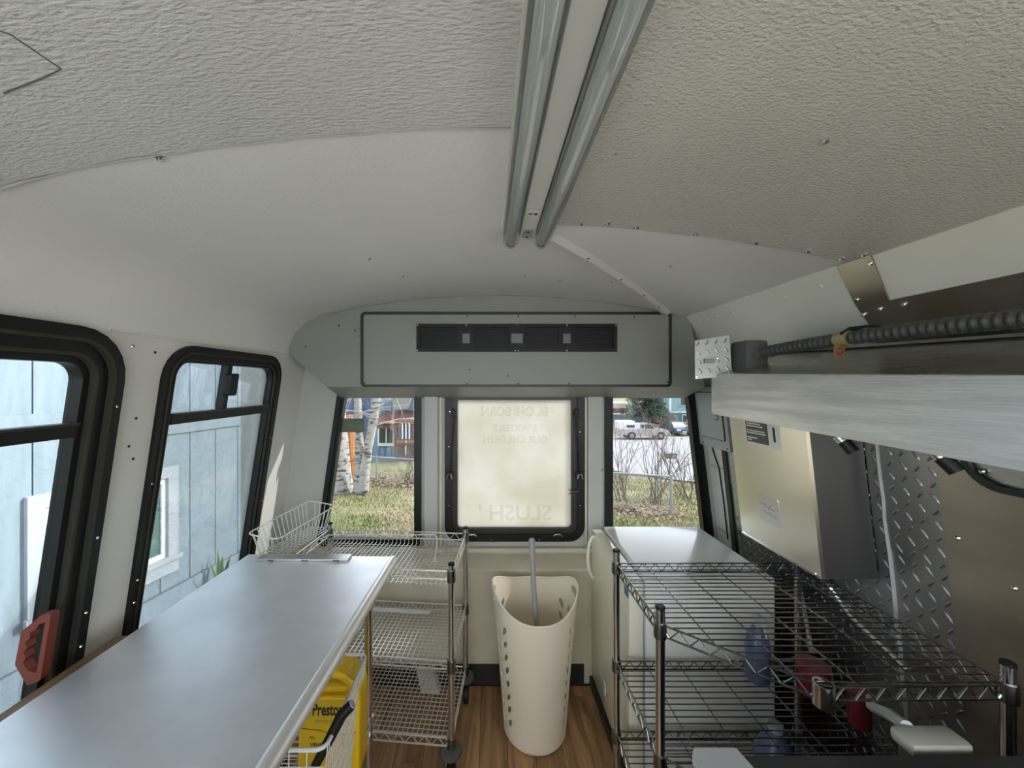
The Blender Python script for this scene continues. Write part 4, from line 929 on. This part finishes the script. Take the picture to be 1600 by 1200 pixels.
for _ in range(5200):
    t = random.random(); p = F0.lerp(F1, t); q = p + Vector((random.gauss(0, .2), random.gauss(.35, .5) if t < .5 else random.gauss(.1, .28))); leaf(lf, q.x, q.y, random.uniform(.03, .06))
lfo = lf.build('leaves', 'leaf'); tag(lfo, 'brown fallen leaves heaped along the wire fence', 'leaves', kind='stuff')
# chain-link fence
fe_ = thing('chain_link_fence', (0, 9, GZ(9)), 'low galvanised chain-link fence along the garden edge', 'fence')
def fp_(t, h): p = F0.lerp(F1, t); return Vector((p.x, p.y, GZ(p.y)+h))
FH = .72
MB().tube([fp_(t/12, FH) for t in range(13)], .020, 8).build('top_rail', 'galv', fe_, smooth=True)
for t in (0, .17, .335, .5, .665, .83, 1.0): MB().tube([fp_(t, -.05), fp_(t, FH+.04)], .024, 8).build('fence_post', 'galv', fe_, smooth=True)
wm = MB(); N = 150
for k in range(N):
    for sg in (-1, 1):
        t0, t1 = k/N, min(1, max(0, (k+sg*8)/N)); wm.tube([fp_(t0, FH), fp_(t1, .02)], .0025, 3, caps=False)
wmo = wm.build('wire_mesh', 'galv', fe_); wmo['kind'] = 'stuff'
# trees
def branch(mb, p, d, L, r, depth, spread=.5, droop=0, n=6, kids=3):
    p = Vector(p); d = Vector(d).normalized(); pts = [p]; rs = [r]
    for k in range(4):
        d = (d + Vector((random.gauss(0, .12), random.gauss(0, .12), random.gauss(0, .08)-droop))).normalized(); p = p + d*L/4; pts.append(p.copy()); rs.append(r*(1-.18*(k+1)))
    mb.tube(pts, rs, n if depth > 1 else 3, caps=False)
    if depth > 0:
        for k in range(kids):
            b = pts[random.choice((1, 2, 3, 4))]; nd = (d + Vector((random.gauss(0, spread), random.gauss(0, spread), random.gauss(0, spread*.6)))).normalized()
            branch(mb, b, nd, L*random.uniform(.5, .75), r*.5, depth-1, spread, droop, n, kids)
def pix(x, y, Y): return Vector(((x-762)/600*Y, Y, EYE-(y-600)/600*Y))
def trunk(mb, pts, rs): mb.tube(pts, rs, 12)
b1 = thing('birch_tree', pix(534, 772, 9.4), 'thick leaning birch trunk by the edge of the birch-tree window', 'tree', 'birches behind the bus')
mb = MB(); trunk(mb, [pix(532, 782, 9.5), pix(533, 765, 9.5), pix(531, 730, 9.5), pix(529, 690, 9.5), pix(526, 640, 9.5), pix(521, 590, 9.5), pix(515, 480, 9.5)], [.40, .30, .255, .23, .20, .18, .12]); mb.build('trunk', 'bark', b1, smooth=True)
tw = MB()
for y, dx in ((660, .8), (640, .6), (615, .9), (600, -.4)): branch(tw, pix(526, y, 9.5), (dx, -.2, .35), 1.3, .022, 3, .5, .02, 5)
tw.build('twigs', 'twigw', b1)
b2 = thing('birch_tree', pix(566, 768, 9.3), 'slim forked birch trunk in front of the orange stump', 'tree', 'birches behind the bus')
mb = MB(); trunk(mb, [pix(564, 776, 9.3), pix(562, 755, 9.3), pix(562, 715, 9.3), pix(561, 685, 9.3), pix(558, 600, 9.3), pix(552, 500, 9.3)], [.21, .14, .115, .10, .08, .05]); mb.build('trunk', 'bark', b2, smooth=True)
mb = MB(); trunk(mb, [pix(567, 770, 9.2), pix(570, 735, 9.2), pix(575, 700, 9.2), pix(583, 660, 9.2), pix(589, 625, 9.2), pix(594, 590, 9.2), pix(604, 500, 9.2)], [.14, .12, .105, .10, .09, .085, .06]); mb.build('trunk', 'bark', b2, smooth=True)
tw = MB()
for y, dx in ((665, .9), (650, -.7), (630, .8), (620, -.6), (610, .7), (640, .5)): branch(tw, pix(585, y, 9.2), (dx, -.1, .3), 1.2, .018, 3, .55, .03, 5)
tw.build('twigs', 'twigw', b2)
cs_ = thing('wood_post', pix(546, 745, 11.6), 'bright orange split cedar post standing behind the birches', 'post')
pl_ = MB(); z0 = GZ(11.6)-.05; cx = (546-762)/600*11.6
ring_ = [(cx+.23*math.cos(a)*(1+.08*math.sin(3*a)), 11.6+.15*math.sin(a)) for a in [k*math.pi/7 for k in range(14)]]
pl_.v += [(x, y, z0) for x, y in ring_] + [(cx+(x-cx)*.72-.06, y, EYE-.96+.05*math.sin(i*2.3)) for i, (x, y) in enumerate(ring_)]
pl_.f += [(i, (i+1) % 14, 14+(i+1) % 14, 14+i) for i in range(14)] + [tuple(range(14, 28))]
pl_.build('shaft', 'cedar', cs_)
# bare shrubs along the fence
for i, (px, py, Y, H, lab) in enumerate(((972, 790, 8.4, 1.5, 'bare brown shrub at the door side of the street window'), (1022, 792, 8.0, 1.7, 'tall bare many-stemmed shrub in the middle of the street window'), (1068, 770, 8.6, 1.35, 'bare shrub behind the end post of the wire fence'), (640, 760, 10.6, .9, 'low bare shrub below the blue house window'))):
    c = pix(px, py, Y); t = thing('bare_shrub', (c.x, Y, GZ(Y)), lab, 'shrub', 'bare shrubs by the fence'); mb = MB()
    for k in range(9): branch(mb, (c.x+random.uniform(-.12, .12), Y+random.uniform(-.1, .1), GZ(Y)-.02), (random.gauss(0, .35), random.gauss(0, .2), 1), H*random.uniform(.6, 1), .014, 2, .35, -.03, 5)
    mb.build('stems', 'twig', t)
# mailbox
mp_ = pix(1048, 712, 12.4); mbx = thing('mailbox', (mp_.x, mp_.y, GZ(12.4)), 'dark mailbox on a thin post at the kerb', 'mailbox')
MB().bevbox(mp_.x-.17, mp_.x+.17, mp_.y-.09, mp_.y+.09, mp_.z-.085, mp_.z+.085, .02).build('box', 'greyplastic', mbx); MB().box(mp_.x+.02, mp_.x+.12, mp_.y-.0925, mp_.y-.09, mp_.z-.04, mp_.z+.03).build('flag_plate', 'lightgrey', mbx)
MB().cyl((mp_.x-.02, mp_.y, GZ(12.4)-.05), (mp_.x-.02, mp_.y, mp_.z-.08), .022, 8).build('post', 'galv', mbx)
# ---------------------------------------------------------------- neighbour's grey house beside the bus
nh = thing('neighbour_house', (-3.1, 3.4, GZ(3)), 'grey-blue board-sided house wall close beside the bus', 'house')
HP = Vector((-3.23, 2.54, 0)); hd_ = Vector((.171, 1, 0)).normalized(); hn = Vector((hd_.y, -hd_.x, 0))
HS = lambda s, z, w: tuple(HP + hd_*s + hn*w + Vector((0, 0, z)))
MB().prism(rect(-3.5, 3.43, GZ(0)-.1, 4.2), HS, -.2, -.012).build('wall_core', 'sidingdark', nh)
bmk = {}
zb, zt = EYE-1.95, 4.2
s = -3.4; bw = .297
win = (.118, 1.205, -.235, .775)      # outer trim of the house window in s and z
while s < 3.2:
    segs = [(zb, zt)]
    a_, b_ = s+.005, s+bw-.005
    def board(a_, b_, z0, z1): MB().prism(rect(a_, b_, z0, z1), HS, -.012, 0).build('board', 'siding', nh)
    wi0, wi1 = win[0]+.05, win[1]-.05
    if b_ <= wi0 or a_ >= wi1: board(a_, b_, zb, zt)
    else:
        board(a_, b_, zb, win[2]+.08); board(a_, b_, win[3]-.05, zt)
        if a_ < wi0: board(a_, wi0, win[2]+.08, win[3]-.05)
        if b_ > wi1: board(wi1, b_, win[2]+.08, win[3]-.05)
    s += bw
MB().prism(rect(-3.4, 3.43, GZ(0)-.1, zb-.01), HS, -.01, .02).build('skirt_board', 'siding', nh)
MB().prism(rect(.62, 3.43, 1.08, 1.20), HS, 0, .02).build('band_board', 'siding', nh)
MB().prism(rect(-3.4, .60, 1.26, 1.35), HS, 0, .02).build('band_board', 'siding', nh)
hw = MB().ring(rect(win[0], win[1], win[2], win[3]), rect(win[0]+.10, win[1]-.10, win[2]+.16, win[3]-.10), HS, -.01, .035).build('window_trim', 'trimwhite', nh)
MB().prism(rect(win[0]-.02, win[1]+.02, win[2]+.12, win[2]+.165), HS, .03, .06).build('window_sill', 'trimwhite', hw)
MB().ring(rect(win[0]+.10, win[1]-.10, win[2]+.16, win[3]-.10), rect(win[0]+.145, win[1]-.145, win[2]+.205, win[3]-.145), HS, -.02, .01).build('window_sash', 'winwhite', nh)
MB().prism(rect(.64, .69, win[2]+.2, win[3]-.14), HS, -.02, .008).build('window_mullion', 'winwhite', nh)
MB().prism(rect(win[0]+.14, win[1]-.14, win[2]+.2, win[3]-.14), HS, -.012, -.008).build('window_pane', 'housepane', nh)
for i, s_ in enumerate((1.55, 2.2, 2.6)):
    c = Vector(HS(s_, GZ(3), .16)); pt = thing('garden_sprout', tuple(c), ('green sprout at the foot of the grey house near its window', 'green sprout at the foot of the grey house, middle one', 'green sprout at the foot of the grey house farthest from its window')[i], 'plant', 'sprouts by the house'); mb = MB()
    for k in range(6):
        a = random.uniform(0, 6.28); l = random.uniform(.2, .36); tip = c+Vector((math.cos(a)*.12, math.sin(a)*.12, l+.1)); m_ = c+Vector((math.cos(a)*.05, math.sin(a)*.05, l*.6)); sd = Vector((-math.sin(a), math.cos(a), 0))*.025
        mb.add([c, m_-sd, tip, m_+sd, m_+Vector((0, 0, .004))], [(0, 1, 4), (1, 2, 4), (2, 3, 4), (3, 0, 4)])
    mb.build('leaves', mat('sprout_green%d' % i, (.07, .13, .045), .6), pt)
# ---------------------------------------------------------------- houses behind
def px_wall(mb, x0, x1, y0, y1, Y, th=.2):
    a, b = pix(x0, y1, Y), pix(x1, y0, Y); mb.box(a.x, b.x, Y, Y+th, a.z, b.z)
dh = thing('house', (-8, 24, GZ(24)), 'deep blue house wall behind the birch trunks', 'house')
mb = MB(); px_wall(mb, 470, 592, 560, 720, 24, 5); mb.build('wall', 'deephouse', dh); mb = MB(); px_wall(mb, 460, 600, 540, 562, 23.6, 6); mb.build('roof', 'roof', dh)
mb = MB(); px_wall(mb, 505, 527, 575, 660, 23.9, .1); mb.build('window', 'winwhite', dh)
bh = thing('house', (-4, 18, GZ(18)), 'light blue house with white window and red-brown deck', 'house')
mb = MB(); px_wall(mb, 580, 690, 560, 722, 18, 5); mb.build('wall', 'bluehouse', bh)
for k in range(11): 
    a = pix(582+k*9.6, 700, 17.99); MB().box(a.x-.012, a.x+.012, 17.96, 18.0, GZ(18), EYE+1.2).build('batten', 'bluehouse', bh)
ro = MB(); a, b = pix(588, 665, 17.2), pix(660, 652, 17.2); ro.add([(a.x, 17.0, a.z), (b.x, 17.0, a.z), (b.x, 18.0, b.z+.25), (a.x, 18.0, b.z+.25), (a.x, 17.0, a.z-.1), (b.x, 17.0, a.z-.1), (b.x, 18.0, b.z), (a.x, 18.0, b.z)], [(0, 1, 2, 3), (7, 6, 5, 4), (0, 4, 5, 1), (1, 5, 6, 2), (2, 6, 7, 3), (3, 7, 4, 0)]); ro.build('porch_roof', 'rust', bh)
for k in range(14): a = pix(589+k*5, 661, 17.0); MB().cyl((a.x, 16.98, a.z), (a.x, 17.25, a.z), .05, 6).build('roof_log', mat('log_end%d' % k, (.35, .25, .17), .8), bh)
by = MB(); a, b = pix(610, 640, 17.3), pix(644, 616, 17.3); by.add([(a.x+.15, 17.5, a.z), (b.x-.25, 17.5, a.z), (b.x, 17.2, b.z), (a.x, 17.2, b.z), (a.x+.15, 18, a.z), (b.x-.25, 18, a.z), (b.x, 18, b.z), (a.x, 18, b.z)], [(0, 1, 2, 3), (7, 6, 5, 4), (0, 4, 5, 1), (1, 5, 6, 2), (2, 6, 7, 3), (3, 7, 4, 0)]); by.build('bay_base', 'greybox', bh)
mb = MB(); px_wall(mb, 608, 645, 560, 619, 17.2, .8); mb.build('bay', 'winwhite', bh)
mb = MB(); px_wall(mb, 590, 615.5, 664, 697, 17.9, .1); wf = mb.build('window', 'winwhite', bh)
for x0, x1 in ((592.5, 602), (604.5, 613)):
    mb = MB(); px_wall(mb, x0, x1, 667.5, 692, 17.88, .05); mb.build('pane', 'darkpane', wf)
dk_ = MB(); px_wall(dk_, 616, 668, 692, 696, 16.4, 1.4); dk_.build('deck_floor', 'deck', bh)
mb = MB(); px_wall(mb, 616, 668, 658, 661, 16.4, .08); px_wall(mb, 616, 668, 686, 688, 16.4, .08); mb.build('deck_rail', 'deck', bh)
for k in range(9): mb = MB(); px_wall(mb, 617+k*5.4, 618.5+k*5.4, 660, 710 if k % 3 == 0 else 688, 16.42, .06); mb.build('baluster', 'deck' if k not in (2, 3, 4) else 'winwhite', bh)
mb = MB(); px_wall(mb, 616, 668, 696, 716, 17.6, .2); mb.build('deck_skirt', 'trunk', bh)
# street side
th_ = thing('house', (29, 56, GZ(56)), 'teal two-storey house across the street', 'house')
mb = MB(); px_wall(mb, 1048, 1140, 640, 668, 56, 8); mb.build('lower_wall', 'teal', th_)
mb = MB(); px_wall(mb, 1048, 1140, 600, 643.5, 55.4, 8); mb.build('upper_wall', 'teal', th_)
mb = MB(); px_wall(mb, 1046.5, 1049, 600, 644, 55.3, .2); px_wall(mb, 1048, 1140, 643, 645, 55.3, .2); mb.build('trim', 'winwhite', th_)
mb = MB(); px_wall(mb, 1044, 1150, 575, 602, 55, 9); mb.build('roof', 'roof', th_)
for x0, x1, y0, y1 in ((1062, 1082, 616, 634), (1066, 1082, 648, 660)):
    mb = MB(); px_wall(mb, x0, x1, y0, y1, 55.2, .1); wf = mb.build('window', 'winwhite', th_)
    for q0, q1 in ((.08, .45), (.55, .92)):
        mb = MB(); px_wall(mb, x0+(x1-x0)*q0, x0+(x1-x0)*q1, y0+1, y1-1, 55.15, .06); mb.build('pane', 'darkpane', wf)
gh = thing('garden_shed', (24, 54, GZ(54)), 'rust-brown shed roof between the spruce and teal house', 'shed')
mb = MB(); a, b = pix(1027, 661, 53), pix(1058, 648, 53); mb.add([(a.x, 53, a.z), (b.x+.2, 53, a.z), (b.x-.3, 54, b.z+.05), (a.x+.1, 54, b.z), (a.x, 55, a.z), (b.x+.2, 55, a.z)], [(0, 1, 2, 3), (0, 3, 4), (1, 5, 2), (3, 2, 5, 4), (0, 4, 5, 1)]); mb.build('roof', 'rust', gh)
mb = MB(); px_wall(mb, 1028, 1050, 618, 648, 57, 3); mb.build('gable', mat('tan_wall', (.33, .27, .24), .8), gh)
mb = MB(); px_wall(mb, 1038, 1040, 618, 648, 56.9, .1); mb.build('downpipe', 'winwhite', gh)
nf = thing('board_fence', (18, 55, GZ(55)), 'dark blue board fence across the street behind the spruce', 'fence')
for k in range(30): mb = MB(); px_wall(mb, 950+k*2.6, 952.3+k*2.6, 647.5+(k % 2)*.1, 660, 55, .1); mb.build('board', 'navyfence', nf)
mb = MB(); px_wall(mb, 940, 1028, 646, 647.6, 54.9, .3); mb.build('cap_rail', 'winwhite', nf)
rh = thing('house', (15, 64, GZ(60)), 'low brown-roofed house beyond the blue fence', 'house')
mb = MB(); px_wall(mb, 930, 980, 638, 650, 64, 5); mb.build('roof', 'rust', rh); mb = MB(); px_wall(mb, 930, 985, 630, 639, 66, 5); mb.build('upper_wall', mat('pale_wall', (.5, .48, .44), .8), rh)
# spruce
sp = thing('spruce_tree', pix(1010, 662, 50), 'wide dark spruce tree across the street', 'tree')
c = pix(1010, 664, 50); MB().tube([(c.x, 50, c.z), (c.x+.1, 50, c.z+2), (c.x, 50, c.z+9)], [.55, .42, .1], 10).build('trunk', 'trunk', sp, smooth=True)
nd = MB()
for k in range(46):
    h = 1.25 + 7.5*(k/46)**.95; R = 2.95*(1-k/50)+.2
    for j in range(9):
        a = random.uniform(0, 6.28); r = R*random.uniform(.75, 1.05); u = Vector((math.cos(a), math.sin(a), 0)); s_ = Vector((-u.y, u.x, 0)); b0 = Vector((c.x, 50, c.z+h+random.uniform(-.1, .1)))
        for q in range(7):
            f = (q+1)/7; m_ = b0+u*r*f+Vector((0, 0, -.35*f*f*r*.5)); wd = .28*(1-.5*f)
            nd.add([m_-s_*wd+Vector((0, 0, -.18)), m_+u*.32, m_+s_*wd+Vector((0, 0, -.18)), m_-u*.2+Vector((0, 0, .08))], [(0, 1, 3), (1, 2, 3)])
nd.build('needles', 'spruce', sp)['kind'] = 'stuff'
# pickup truck
TY = 40.0; tx0 = (968-762)/600*TY; tz = GZ(TY)+.06
pk = thing('pickup_truck', (tx0+2.6, TY+.9, tz), 'beige pickup truck with a white topper parked across the street', 'truck')
TK = lambda u, v, w: (tx0+u, TY+w, tz+v)
prof = [(0.05, .55), (.05, 1.12), (3.0, 1.14), (3.75, 1.12), (5.05, 1.02), (5.2, .85), (5.22, .5), (4.75, .45), (4.65, .72), (4.35, .84), (4.0, .72), (3.88, .42), (1.75, .42), (1.65, .72), (1.3, .84), (.95, .72), (.85, .48)]
MB().prism(prof, TK, 0, 1.75).build('body', 'truck', pk)
MB().prism([(2.15, 1.12), (2.15, 1.66), (3.25, 1.66), (3.85, 1.13)], TK, .08, 1.67).build('cab', 'truck', pk)
MB().prism([(.08, 1.12), (.10, 1.66), (2.12, 1.66), (2.12, 1.12)], TK, .05, 1.70).build('topper', 'truckw', pk)
MB().prism([(.0, 1.66), (.0, 1.92), (1.65, 1.92), (1.65, 1.66)], TK, .1, 1.6).build('roof_box', 'truckw', pk)
for a, b, m in ((.75, 1.6, 'darkpane'), (2.3, 2.6, 'darkpane')): MB().prism(round_poly(rect(a, b, 1.25, 1.54), .04, 2), TK, .03 if a < 2 else .06, .10).build('side_window', m, pk)
MB().prism([(2.72, 1.16), (2.72, 1.6), (3.22, 1.6), (3.68, 1.16)], TK, .06, .1).build('side_window', 'darkpane', pk)
MB().prism([(2.68, .5), (2.68, 1.14), (2.70, 1.14), (2.70, .5)], TK, -.005, .02).build('door_gap', 'ink', pk)
MB().prism(rect(5.1, 5.35, .5, .66), TK, .0, 1.75).build('front_bumper', 'galv', pk); MB().prism(rect(-.1, .08, .52, .66), TK, .0, 1.75).build('rear_bumper', 'galv', pk)
for u in (1.3, 4.33):
    for wv in (.10, 1.65):
        wl_ = MB().lathe([(.30, -.10), (.38, -.09), (.40, 0), (.38, .09), (.30, .10)], (tx0+u, TY+wv, tz+.40), 20, 'Y').build('wheel', 'tyre', pk, smooth=True); MB().lathe([(.2, -.115), (.22, -.10), (.22, .10), (.2, .115)], (tx0+u, TY+wv, tz+.40), 14, 'Y').build('hub', 'hub', wl_)
# dark car
CY = 43.0; cx0 = (1057-762)/600*CY; cz = GZ(CY)+.02
dc = thing('parked_car', (cx0+.9, CY+2, cz), 'dark blue car facing the camera near the teal house', 'car')
CK = lambda u, v, w: (cx0+w, CY+u, cz+v)
MB().prism([(0, .35), (0, .72), (.15, .82), (1.1, .95), (4.3, .95), (4.4, .35)], CK, 0, 1.85).build('body', 'navy', dc)
MB().prism([(1.05, .94), (1.75, 1.42), (3.3, 1.45), (4.1, .94)], CK, .15, 1.70).build('cabin', 'navy', dc)
MB().add([CK(1.06, .97, .22), CK(1.06, .97, 1.63), CK(1.70, 1.40, 1.55), CK(1.70, 1.40, .30), CK(1.10, .97, .22), CK(1.10, .97, 1.63), CK(1.74, 1.40, 1.55), CK(1.74, 1.40, .30)], [(0, 1, 2, 3), (7, 6, 5, 4), (0, 4, 5, 1), (1, 5, 6, 2), (2, 6, 7, 3), (3, 7, 4, 0)]).build('windscreen', mat('sky_glass', (.55, .62, .68), .08), dc)
for wv in (.05, 1.35): MB().prism(round_poly(rect(.0, .45, .0, .16), .03, 2), lambda u, v, w: (cx0+wv+u, CY-w, cz+.60+v), 0, .03).build('headlight', 'winwhite', dc)
MB().prism(rect(.7, 1.15, .42, .55), lambda u, v, w: (cx0+u, CY-w, cz+v), 0, .02).build('number_plate', 'winwhite', dc)
for u in (.75, 3.6):
    for wv in (.1, 1.75): MB().lathe([(.25, -.1), (.32, -.09), (.33, 0), (.32, .09), (.25, .1)], (cx0+wv, CY+u, cz+.33), 18, 'X').build('wheel', 'tyre', dc, smooth=True)
